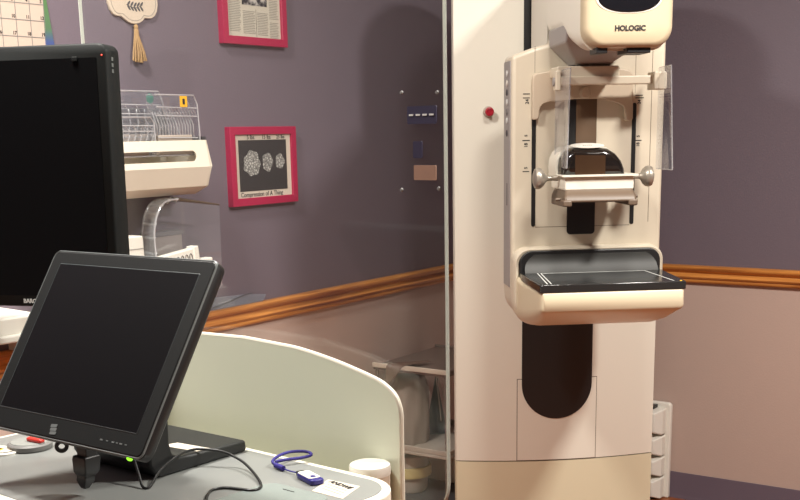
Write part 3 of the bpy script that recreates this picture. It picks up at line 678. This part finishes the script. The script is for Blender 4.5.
# white oval badge with yellow and dark print
ov = wthing('badge', .092, -.268, zt, R(20), 'white oval badge with yellow and black print at the worktop left edge', 'badge')
b = MB(); b.lathe([(0, 0), (1, 0), (1, .003), (.94, .004), (0, .004)], 40, Matrix.Diagonal((.040, .027, 1, 1))); b.build('badge_body', M['white'], ov)
b = MB(); b.lathe([(0, .0039), (1, .0039), (1, .0045), (0, .0045)], 40, Matrix.Diagonal((.034, .021, 1, 1))); b.build('badge_border', M['darkgrey'], ov)
b = MB(); b.lathe([(0, .0044), (1, .0044), (1, .005), (0, .005)], 40, Matrix.Diagonal((.0318, .019, 1, 1))); b.build('badge_face', M['paper'], ov)
b = MB(); b.box(-.026, .012, -.006, .006, .0049, .0054); b.build('yellow_print', M['yellow'], ov)
b = MB(); b.box(-.012, -.004, -.008, .004, .0053, .0058); b.box(.002, .008, -.004, .008, .0053, .0058); b.build('black_print', M['ink'], ov)
# canister behind the worktop end
cn = wthing('canister', .641, .034, .732, 0, 'white lidded round canister between the worktop end and the cream panel', 'canister')
b = MB(); b.lathe([(0, 0), (.029, 0), (.030, .004), (.0305, .145), (0, .145)], 40); b.build('canister_body', M['tagwood'], cn)
b = MB(); b.lathe([(0, .143), (.0312, .143), (.0316, .146), (.0316, .155), (.0306, .158), (.029, .159), (0, .159)], 40); b.build('lid', M['white'], cn)

# ================================================================== LEFT WALL
def lthing(name, a, b_, z, label, cat, group=None, rz=0.0): return thing(name, lw(a, b_, z), AL+rz, label, cat, group)
# magenta frames (local: x right along wall, -y out of wall, z up; origin = bottom-left on the wall)
def frame(a_l, z0, w, h, label, bw=.0225, th=.020):
    t = lthing('picture_frame', a_l, 0, z0, label, 'picture frame', 'magenta picture frames')
    o_ = [(0, 0), (w, 0), (w, h), (0, h)]; i_ = [(bw, bw), (w-bw, bw), (w-bw, h-bw), (bw, h-bw)]
    b = MB(); b.loft([[(p[0], 0, p[1]) for p in o_], [(p[0], -th, p[1]) for p in o_], [(p[0], -th, p[1]) for p in i_], [(p[0], -th+.008, p[1]) for p in i_], [(p[0], 0, p[1]) for p in i_]], cap=False)
    b.build('frame_moulding', M['pink'], t, bevel=.0015); return t
f1 = frame(1.560, 1.632, .279, .400, 'magenta framed newspaper clipping at the top of the left wall')
b = MB(); b.box(.0215, .2575, -.0115, -.004, .0215, .3785); b.build('newspaper', M['news'], f1)
b = MB(); b.box(.090, .198, -.0121, -.0114, .110, .250); b.build('news_photo', M['photo'], f1)
# columns of print: rows of fine grey lines
b = MB()
for (x0, x1, z0, z1) in ((.034, .084, .036, .130), (.092, .146, .030, .094), (.154, .204, .028, .092), (.208, .250, .026, .068), (.208, .250, .078, .130), (.034, .084, .144, .33), (.208, .250, .142, .33), (.092, .198, .262, .33)):
    z = z1
    while z > z0:
        b.box(x0, x1-random.random()*.008, -.0120, -.0114, z-.0021, z); z -= .0046
b.build('print_columns', M['newsgrey'], f1)
b = MB(); b.box(.1485, .1495, -.0120, -.0114, .024, .10); b.build('column_rule', M['ink'], f1)
b = MB(); b.box(.0345, .080, -.0121, -.0114, .134, .139); b.build('headline_bar', M['ink'], f1)
f2 = frame(1.556, 1.178, .297, .226, 'magenta framed film print of three pale blobs, centre of the left wall')
b = MB(); b.box(.0215, .2755, -.0125, -.004, .0215, .2045); b.build('mat_board', M['paper'], f2)
b = MB(); b.box(.040, .255, -.0131, -.0124, .041, .188); b.build('film_print', M['film'], f2)
def blob(x, z, rx, rz_, lob):
    pts = []
    for i in range(48):
        a = 2*PI*i/48; k = 1+.07*math.cos(lob*a)+.04*math.sin(3*a+x*40); pts.append((x+rx*k*math.cos(a), z+rz_*k*math.sin(a)))
    b = MB(); b.prism(pts, -.0137, -.0130); b.build('film_blob', M['blob'], f2)
blob(.096, .121, .036, .036, 7); blob(.166, .123, .023, .027, 5); blob(.223, .124, .020, .022, 5)
for body, x, s_ in (('5 lbs', .095, .018), ('15 lbs', .165, .017), ('25 lbs', .230, .016)):
    text_mesh('handwriting', body, s_, M['ink'], f2, facing(x, -.0127, .1955), bold=.0002)
text_mesh('handwriting', 'Compression of A Thing', .0190, M['ink'], f2, facing(.137, -.0127, .031), bold=.0002)
# calendar
cal = lthing('calendar', 2.46, 0, 1.50, 'white wall calendar page grid at the top left corner', 'calendar')
b = MB(); b.box(0, .296, -.004, 0, .0, .34); b.build('calendar_page', M['calpaper'], cal)
b = MB()
for i in range(8): b.box(.006+.041*i-.0008, .006+.041*i+.0008, -.0046, -.0038, .0, .262)
for k in range(7): b.box(.006, .293, -.0046, -.0038, .0005+.0375*k+.0005, .0005+.0375*k+.0021)
b.build('grid_lines', M['greyfl'], cal)
d = 1
for r in range(6, 0, -1):
    for c in range(7):
        if d <= 31 and not (r == 6 and c < 2): text_mesh('date_figure', str(d), .011, M['ink'], cal, facing(.006+.041*c+.034, -.0043, .0005+.0375*(r-1)+.008), bold=.0002, depth=.0003); d += 1
pg = MB(); pg.sheet([[(.285+j*.0045+.020*(1-k/6)**1.2*(j/3), -.002-.010*(j/3)*(1-k/6), .04+.22*k/6) for j in range(4)] for k in range(7)], .0006)
po_ = pg.build('picture_page', M['page'], cal); po_['label'] = 'green and blue picture page curling behind'
# ornament: scalloped painted tag with tassel
orn = lthing('wall_ornament', 1.8805, 0, 1.664, 'cream scalloped wooden wall tag with leaf sprig and jute tassel', 'ornament')
low = [(-.085, .075), (-.0855, .048), (-.080, .030), (-.070, .019), (-.058, .0155), (-.046, .0165), (-.036, .011), (-.024, .004), (-.010, .0002), (.004, .0), (.017, .003), (.028, .009), (.036, .0165), (.047, .016), (.060, .017), (.072, .024), (.081, .036), (.085, .052), (.084, .075)]
up = [(-p[0], .150-p[1]) for p in low]
ol = low+[(.080, .082)]+[( -p[0], .158-p[1]) for p in low]+[(-.080, .078)]
ol = low+[(p[0], .156-p[1]) for p in reversed(low)]
b = MB(); b.prism(ol, -.008, 0); tg = b.build('tag_board', M['tagwood'], orn, bevel=.0015)
c0 = Vector((0, .078)); ins = [tuple(c0+(Vector(p)-c0)*.90) for p in ol]
b = MB(); b.tube([(p[0], -.0082, p[1]) for p in spline([(q[0], q[1], 0) for q in ins], 3, closed=True)], .0006, 6, closed=True); b.build('border_line', M['greyfl'], tg)
b = MB(); b.tube([(-.026, -.0085, .046), (-.010, -.0085, .040), (.010, -.0085, .040), (.028, -.0085, .047)], .0007, 6)
for k in range(5):
    x = -.022+k*.011; z = .0575+abs(k-2)*.0012
    for sg in (1, -1):
        cx, cz, an = x+.004, z-.016+.0055*sg, R(48)*sg
        lf = [(.0075*math.cos(2*PI*q/14), .0026*math.sin(2*PI*q/14)) for q in range(14)]
        b.prism([(cx+p[0]*math.cos(an)-p[1]*math.sin(an), cz+p[0]*math.sin(an)+p[1]*math.cos(an)) for p in lf], -.0090, -.0080)
b.build('leaf_sprig', M['darkgrey'], tg)
b = MB(); b.ball((0, -.010, -.008), .006, .006, .007)
for k in range(26):
    a = 2*PI*k/26; r_ = .0055*(1 if k % 2 else .5); q = .022*(1 if k % 2 else .6)
    b.tube([(r_*math.cos(a)*.8, -.010+r_*math.sin(a)*.6, -.012), (r_*math.cos(a)*1.1, -.010+r_*math.sin(a)*.7, -.030), (q*math.cos(a)*.8+.003, -.012+q*.42*math.sin(a), -.070), (q*math.cos(a)+.004, -.012+q*.45*math.sin(a), -.090-random.random()*.006)], .0018, 5)
b.build('tassel', M['jute'], orn)

# ---- paddle holder on the wall
hl = lthing('paddle_holder', 1.792, 0, 1.23, 'cream folded-metal wall rack with a long slot, holding clear paddles', 'wall rack')
HW = -.62      # extends this far to the left of its right end
pr = [(-.150, .140), (-.163, .072), (-.148, .024), (-.098, .003), (-.004, .003), (-.004, .006), (-.096, .006), (-.145, .0265), (-.160, .072), (-.147, .140)]
def slab(p0, p1, x0, x1, hole=None):
    """flat strip of sheet between two profile points, with a rounded slot"""
    return
b = MB()
# front sheet with slot: built as outline with hole bridged (upper band, lower band, right end)
def fy(z): return -.150-.013*(.140-z)/.068
def fquad(x0, x1, z0, z1): 
    b.loft([[(x0, fy(z0), z0), (x1, fy(z0), z0), (x1, fy(z1), z1), (x0, fy(z1), z1)], [(x0, fy(z0)+.003, z0), (x1, fy(z0)+.003, z0), (x1, fy(z1)+.003, z1), (x0, fy(z1)+.003, z1)]])
sr = .0135; zc_ = .1005
slot = [(-.047+sr*math.sin(PI*i/16)-sr, zc_+sr*math.cos(PI*i/16)) for i in range(17)]
oc = [(HW, zc_+sr)]+slot+[(HW, zc_-sr)]
fo = [(HW, .140), (0, .140), (0, .072), (HW, .072)]
shape = [(HW, .140)]+[(HW, zc_+sr)]+slot+[(HW, zc_-sr)]+[(HW, .072), (.004, .072), (0, .140)]
n_ = len(shape)
b._new([(p[0], fy(p[1]), p[1]) for p in shape]+[(p[0], fy(p[1])+.003, p[1]) for p in shape], [tuple(range(n_)), tuple(range(2*n_-1, n_-1, -1))]+[(i, i+n_, (i+1) % n_+n_, (i+1) % n_) for i in range(n_)])
fp = b.build('front_panel', M['holder'], hl)
b = MB(); b.loft([[(x, p[0], p[1]) for p in [(-.163, .072), (-.146, .022), (-.098, .0), (0, .0), (0, .003), (-.097, .003), (-.143, .0245), (-.160, .072)]] for x in (HW, .002)]); b.build('lower_panel', M['holder'], hl)
b = MB(); b.prism([(-.150, .140), (-.163, .072), (-.146, .022), (-.098, .0), (0, 0), (0, .140)], -.003, .0, 'yz'); b.build('end_plate', M['holder'], hl)
b = MB(); b.box(HW, 0, -.004, 0, 0, .15); b.build('back_plate', M['holder'], hl)
# clear paddles standing in the holder
def paddle(a_r, b_, z0, w, h, dep, ribs, rake, label, sticker=None, skew=.02):
    t = lthing('compression_paddle', a_r, b_, z0, label, 'compression paddle', 'clear compression paddles in the wall rack')
    SH = Matrix.Identity(4)
    g = []
    ol_ = [(-w, 0), (skew*.2, 0), (skew, h*.35), (0, h*.85), (-.012, h), (-w, h)]
    b = MB(); b.prism(ol_, -.0025, 0); sh_ = b.build('paddle_sheet', M['acrylic'], t)
    b = MB()
    rim_ = [(p[0], y, p[1]) for p in ol_[1:] for y in (0,)]
    b.sheet([[(p[0], y, p[1]) for p in ol_] for y in (-.001, -dep*.5, -dep)], .002); b.build('paddle_wall', M['acrylic'], sh_)
    b = MB(); b.tube([(p[0], -dep, p[1]) for p in ol_], .0019, 6); b.tube([(p[0], 0, p[1]) for p in ol_], .0015, 6); b.build('paddle_rim', M['acrylwhite'], sh_)
    for fz in (.30, .66, .80):
        b = MB(); b.tube([(-w+.004, -dep, h*fz), (-.004, -dep, h*fz-.002)], .0016, 6); b.build('ridge', M['acrylwhite'], sh_)
    for k in range(ribs):
        x = -w+.01+(w-.02)*k/(ribs-1); b = MB(); b.tube([(x, -dep*.7, h*.30), (x+rake*.5, -dep*.95, h*.5), (x+rake, -dep*.7, h*.72)], .0019, 5); b.build('rib', M['acrylrib'], sh_)
    for k in range(ribs-3):
        x = -w+.02+(w-.04)*k/(ribs-4); b = MB(); b.tube([(x, -dep, h*.80), (x+.014, -dep, h*.67)], .0012, 5); b.build('rib', M['acrylrib'], sh_)
    b = MB(); b.box(-w*.95, -.02, -dep*.9, -.003, 0, h*.34); b.build('mount_bracket', M['warmgrey'], sh_, bevel=.003)
    if sticker:
        if sticker[0] == 'green': b = MB(); T = Matrix.Translation((sticker[1], -dep-.0022, sticker[2])) @ Matrix.Rotation(PI/2, 4, 'X'); b.lathe([(0, 0), (.0125, 0), (.0125, .0006), (0, .0006)], 14, T); b.build('green_sticker', M['green'], sh_)
        else:
            b = MB(); b.prism(rrect(sticker[1]-.013, sticker[1]+.013, sticker[2]-.0135, sticker[2]+.0135, .002), -dep-.003, -dep-.0022); ys = b.build('yellow_sticker', M['yellow'], sh_)
            b = MB(); b.box(sticker[1]-.004, sticker[1]+.004, -dep-.0034, -dep-.0028, sticker[2]-.007, sticker[2]+.007); b.build('sticker_print', M['ink'], ys)
    return t
Z0 = 1.333
paddle(1.885, .052, Z0, .26, .160, .040, 10, .010, 'clear ribbed paddle with a green round sticker, nearest the big display', ('green', -.045, .142))
paddle(1.806, .108, Z0, .150, .150, .030, 14, -.014, 'clear ribbed paddle with a yellow square sticker, at the right of the rack', ('yellow', -.052, .134), .004)
paddle(1.800, .010, Z0, .200, .118, .030, 15, -.034, 'low clear paddle with slanted ribs behind the yellow-stickered one', None, .030)
paddle(1.965, .118, Z0, .20, .095, .022, 10, .012, 'short clear paddle in front of the green-stickered one', None, .0)
for k, (a, w, mt, lab) in enumerate(((1.80, .05, 'darkgrey', 'small dark clip block standing in the rack, left one'), (1.800, .025, 'black', 'small dark clip block at the right end of the rack'))):
    t = MB(); t.box(-w/2, w/2, -.02, 0, 0, .040)
    o = t.build('clip_block', M[mt], bevel=.002); o.matrix_world = Matrix.Translation(lw(a-.02, .095, Z0+.006)) @ Matrix.Rotation(AL, 4, 'Z'); tag(o, lab, 'clip')

# ---- shelf below with paddle parts (mostly behind the touch monitor)
shf = lthing('wall_shelf', 1.845, 0, .950, 'white wall shelf under the paddle rack, mostly hidden by the touch monitor', 'shelf')
b = MB(); b.box(-.60, 0, -.175, 0, 0, .018); b.build('shelf_board', M['white'], shf, bevel=.003)
for x in (-.5, -.08):
    b = MB(); b.prism([(0, 0), (-.14, 0), (0, -.10)], x-.008, x+.008, 'yz'); b.build('shelf_bracket', M['white'], shf)
SZ = .9685
t = lthing('storage_box', 2.078, .10, SZ, 'white upright plastic box beside the big display edge', 'box')
b = MB(); b.loft([[(p[0], p[1], z) for p in rrect(-.045-i, .045-i*.4, -.05, .05, .008, 4)] for z, i in ((0, -.006), (.162, .003), (.172, .008))]); b.build('box_body', M['white'], t, bevel=.003)
b = MB(); b.box(-.046, .042, -.0508, -.0496, .140, .1415); b.build('lid_seam', M['greyfl'], t)
t = lthing('wall_box', 1.850, .030, SZ, 'grey squat box against the wall behind the clear paddle', 'box')
b = MB(); b.prism(rrect(-.055, .045, 0, .158, .008), -.025, .025); b.build('box_body', M['warmgrey'], t, bevel=.004)
b = MB(); b.prism(rrect(-.060, .050, .154, .166, .004), -.028, .028); b.build('box_lid', M['greyfl'], t, bevel=.002)
# clear paddle on edge: curved ribbed spine at left, thin sheet to the right
t = lthing('clear_paddle', 1.714, .105, SZ, 'clear paddle standing on edge with a curved ribbed spine under the rack', 'compression paddle')
ctr_ = [(-.250, -.02), (-.262, .045), (-.270, .085), (-.262, .115), (-.262, .180), (-.245, .232), (-.215, .258), (-.170, .262)]
cs = spline([(p[0], 0, p[1]) for p in ctr_], 5)
b = MB(); b.sheet([[(p[0], y, max(p[2], 0.002)) for p in cs] for y in (-.022, 0, .022)], .004); spn = b.build('spine', M['acrylrib'], t)
b = MB()
for y in (-.022, .022): b.tube([(p[0], y, max(p[2], .002)) for p in cs], .0026, 6)
b.build('spine_edge', M['acrylwhite'], spn)
for k in range(4, len(cs), 3):
    b = MB(); p = cs[k]; b.tube([(p[0], -.022, max(p[2], .003)), (p[0]+.018, 0, max(p[2], .003)-.006), (p[0], .022, max(p[2], .003))], .0038, 6); b.build('spine_rib', M['line'], spn)
b = MB(); b.prism([(-.24, .005), (.0, .005), (.006, .236), (-.01, .240), (-.175, .264), (-.235, .236)], -.002, .001); b.build('paddle_sheet', M['acrylic'], t)
b = MB(); b.tube([(-.170, 0, .263), (-.09, 0, .251), (.006, 0, .236)], [.006, .004, .0025], 8); b.build('top_edge', M['taupe'], t)
t.scale = (1, 1, .965)
# white paddle brackets lying on the shelf
t = lthing('paddle_bracket', 1.918, .145, SZ, 'white slanted bracket bar with ring marks, lying on the wall shelf', 'bracket')
T = Matrix.Rotation(R(-6), 4, 'Y')
b = MB(); b.prism(rrect(-.098, .075, .078, .120, .004), -.012, .012, T=T); b.box(.060, .078, -.014, .014, .006, .124, T); b.box(-.095, .055, -.012, .012, .0, .076); b.build('bar', M['white'], t, bevel=.002)
for k in range(5):
    b = MB(); T2 = T @ Matrix.Translation((-.015+k*.0155, -.0125, .099)) @ Matrix.Rotation(PI/2, 4, 'X'); ring = [(.0075*math.cos(2*PI*i/20)*.7, .0095*math.sin(2*PI*i/20), .0005) for i in range(20)]
    b.tube(ring, .0012, 6, closed=True, T=T2); b.build('ring_mark', M['greyfl'], t)
t = lthing('paddle_bracket', 1.825, .145, SZ, 'plain flat white bracket at the right end of the wall shelf', 'bracket')
b = MB(); b.prism(rrect(-.03, .026, 0, .096, .004), -.012, .012); b.build('bar', M['white'], t, bevel=.003)
# loose clear sheet resting on the chair rail
t = lthing('clear_sheet', 1.40, .012, .8905, 'loose clear plastic sheet leaning on top of the oak chair rail', 'plastic sheet')
b = MB(); b.prism([(-.36, 0), (-.04, 0), (-.02, .018), (-.045, .022), (-.12, .030), (-.34, .040), (-.36, .040)], -.0015, 0, T=Matrix.Rotation(R(-8), 4, 'X')); b.build('sheet_body', clear_mat('blue_grey_sheet', (.8, .84, .9), haze=.16, hazecol=(.55, .58, .66), gloss=.08), t)
b = MB(); b.tube([(-.33, -.003, .002), (-.22, -.003, .012), (-.12, -.003, .028), (-.08, -.003, .030)], .0012, 6, T=Matrix.Rotation(R(-8), 4, 'X')); b.build('sheet_edge', M['darkgrey'], t)

# ================================================================== CART BEHIND THE SHIELD
cart = lthing('supply_cart', .90, .03, 0, 'low white supply cart against the left wall, seen through the glass', 'cart')
def cs_(x0, x1, y0, y1, z0, z1, name, mt, lip=None, bev=.003):
    b = MB(); b.box(x0, x1, y0, y1, z0, z1)
    if lip:
        b.box(x0, x0+.012, y0, y1, z1, z1+lip); b.box(x1-.012, x1, y0, y1, z1, z1+lip); b.box(x0+.012, x1-.012, y0, y0+.012, z1, z1+lip); b.box(x0+.012, x1-.012, y1-.012, y1, z1, z1+lip)
    return b.build(name, M[mt], cart, bevel=bev)
cs_(0, .40, -.30, 0, .585, .600, 'top_shelf', 'cartshade', None)
b = MB(); b.box(-.006, .004, -.304, 0, .594, .610); b.build('front_lip', M['cartlip'], cart, bevel=.002)
b = MB(); b.tube([(0, -.30, .604), (.40, -.30, .604), (.40, 0, .604)], .005, 8); b.build('top_rail', M['cartshade'], cart)
cs_(0, .40, -.30, 0, .300, .312, 'middle_shelf', 'cartpale', .018)
cs_(0, .40, -.30, 0, .123, .135, 'bottom_shelf', 'darkgrey', None)
for x in (.010, .390):
    for y in (-.290, -.010):
        b = MB(); b.tube([(x, y, .05), (x, y, .60)], .006, 10); b.build('post', M['cartshade'], cart)
        b = MB(); T = Matrix.Translation((x, y, .025)) @ Matrix.Rotation(PI/2, 4, 'X'); b.lathe([(0, -.010), (.025, -.010), (.025, .010), (0, .010)], 20, T); b.box(x-.005, x+.005, y-.012, y+.012, .03, .055); b.build('caster', M['black'], cart)
# things on the cart
t = lthing('round_tub', .790, .100, .135, 'white round tub with a yellowish band on the bottom shelf of the cart', 'tub')
b = MB(); b.lathe([(0, 0), (.058, 0), (.064, .01), (.066, .062), (0, .062)], 40); b.build('tub_body', M['tubwhite'], t)
b = MB(); b.lathe([(0, .058), (.078, .058), (.080, .064), (.078, .094), (0, .094)], 40); b.build('yellow_band', M['yelpad'], t)
b = MB(); b.lathe([(0, .09), (.067, .09), (.069, .095), (.067, .132), (.064, .134), (0, .134)], 40); b.build('lid', M['tubwhite'], t)
t = lthing('white_carton', .600, .135, .135, 'small white carton to the right of the round tub on the cart', 'box')
b = MB(); b.box(-.055, .055, -.07, .07, 0, .10); b.build('box_body', M['white'], t, bevel=.006)
b = MB(); b.box(-.056, .056, -.071, .071, .085, .104); b.build('lid', M['white'], t, bevel=.004)
def bag(name, a, b_, z, rx, ry, rz_, mt, label, cat, seed, fold=.06):
    random.seed(seed); rings = []
    ph = [random.random()*6 for _ in range(6)]
    for k in range(15):
        f = k/14; zz = rz_*f; sc = (1-.25*abs(f-.35)-.6*max(0, f-.75)**1.2/.25**.2)
        ring = []
        for i in range(40):
            an = 2*PI*i/40; w = 1+fold*math.sin(5*an+ph[0]+f*3)+fold*.7*math.sin(9*an+ph[1]-f*5)+fold*.5*math.sin(14*an+ph[2])
            ring.append((rx*sc*w*math.cos(an), ry*sc*w*math.sin(an), zz))
        rings.append(ring)
    o = MB(); o.loft(rings); q = o.build(name, M[mt], smooth=True, angle=80); q.matrix_world = Matrix.Translation(lw(a, b_, z)) @ Matrix.Rotation(AL, 4, 'Z'); return tag(q, label, cat)
bag('linen_bundle', .785, .105, .3125, .085, .062, .24, 'linen', 'pale wrinkled linen bundle on the middle shelf of the cart', 'linen bundle', 3)
tb_ = lthing('supply_bag', .632, .115, .3125, 'dark green tapered bag with a metal clip on the cart', 'bag')
b = MB()
rings = []
for k in range(10):
    f = k/9; s_ = 1-f*.93
    rings.append([(.040*s_*math.cos(2*PI*i/24)*(1+.08*math.sin(5*2*PI*i/24)), .040*s_*math.sin(2*PI*i/24), .20*f) for i in range(24)])
b.loft(rings); b.build('bag_body', M['greenbag'], tb_)
b = MB(); b.tube(spline([(.004, -.004, .200), (0, -.006, .214), (-.006, -.006, .205), (-.022, -.030, .10), (-.03, -.040, .05)], 5), .0025, 6); b.tube([(.002, -.006, .21), (.034, -.034, .06)], .002, 6); b.build('clip', M['steel'], tb_)
pp = MB(); pp.sheet([[(-.06+j*.03, -.05+.02*k, .0+.012*math.sin(j*.9)+.008*k) for j in range(5)] for k in range(4)], .002)
o = pp.build('paper_wrap', M['paper']); o.matrix_world = Matrix.Translation(lw(.615, .225, .3125)) @ Matrix.Rotation(AL, 4, 'Z'); tag(o, 'crumpled white paper wrap at the front of the cart shelf', 'paper')
# cloth strip draped over the cart's near edge
pathc = spline([(.10, -.165, .6135), (.05, -.135, .6130), (.006, -.108, .6130), (-.0105, -.095, .604), (-.0120, -.080, .570), (-.0130, -.060, .535)], 4)
g = []
for k, p in enumerate(pathc):
    f = k/(len(pathc)-1); wd = .020+.050*math.sin(PI*min(1, f*1.05+.02))**1.2
    g.append([(p[0], p[1]+wd*(j/4-.5), p[2]+.0008*(j % 2)) for j in range(5)])
b = MB(); b.sheet(g, -.0015); o = b.build('draped_cloth', M['brown']); o.matrix_world = Matrix.Translation(lw(.90, .03, 0)) @ Matrix.Rotation(AL, 4, 'Z'); tag(o, 'brown cloth strip hanging over the near edge of the cart top', 'cloth')

# ================================================================== RACK BEHIND THE MACHINE ON THE RIGHT WALL
bn = thing('wall_rack', rw(.775, 0, 0), AR, 'slim white four-compartment rack standing on the floor against the right wall', 'rack')
b = MB(); b.prism(rrect(-.26, .0, 0, .372, .016, 6, (.3, .3, 1, 1)), -.030, -.008); b.build('back_plate', M['white'], bn, bevel=.005)
for k, (z0, z1) in enumerate(((.004, .085), (.092, .165), (.172, .248), (.255, .352))):
    b = MB(); x0, x1, y0, y1 = -.25, -.016, -.095, -.029
    i = .012
    b.loft([[(x0, y1, z0), (x1, y1, z0), (x1, y1, z1), (x0, y1, z1)], [(x0, y0+.03, z0), (x1, y0+.03, z0), (x1, y0+.03, z1), (x0, y0+.03, z1)], [(x0+i, y0, z0+i), (x1-i*2, y0, z0+i), (x1-i*2, y0, z1-i), (x0+i, y0, z1-i)]])
    b.build('compartment', M['white'], bn, bevel=.004)
b = MB(); b.box(-.09, -.05, -.070, -.032, .352, .364); b.build('latch', M['black'], bn, bevel=.002)

# ================================================================== CAMERA
F_, PY_, P_, RO_ = 1156.0, 403.0, 0.2300, -0.0190
cam = bpy.data.cameras.new('camera'); co = bpy.data.objects.new('camera', cam); C.objects.link(co)
cam.sensor_fit = 'HORIZONTAL'; cam.sensor_width = 36; cam.lens = 36*F_/800; cam.shift_y = (PY_-250)/800; cam.clip_start = .02
f = Vector((0, math.cos(P_), -math.sin(P_))); up = Vector((0, math.sin(P_), math.cos(P_))); ri = Vector((1, 0, 0))
r2 = math.cos(RO_)*ri+math.sin(RO_)*up; u2 = -math.sin(RO_)*ri+math.cos(RO_)*up
co.matrix_world = Matrix(((r2.x, u2.x, -f.x, 0), (r2.y, u2.y, -f.y, 0), (r2.z, u2.z, -f.z, 1.38), (0, 0, 0, 1)))
bpy.context.scene.camera = co
w = bpy.data.worlds.new('world'); bpy.context.scene.world = w; w.use_nodes = True
w.node_tree.nodes['Background'].inputs['Color'].default_value = (.5, .48, .45, 1); w.node_tree.nodes['Background'].inputs['Strength'].default_value = 0.05
vs = bpy.context.scene.view_settings
vs.view_transform = 'Standard'; vs.look = 'None'; vs.gamma = 1.0; vs.exposure = -0.2
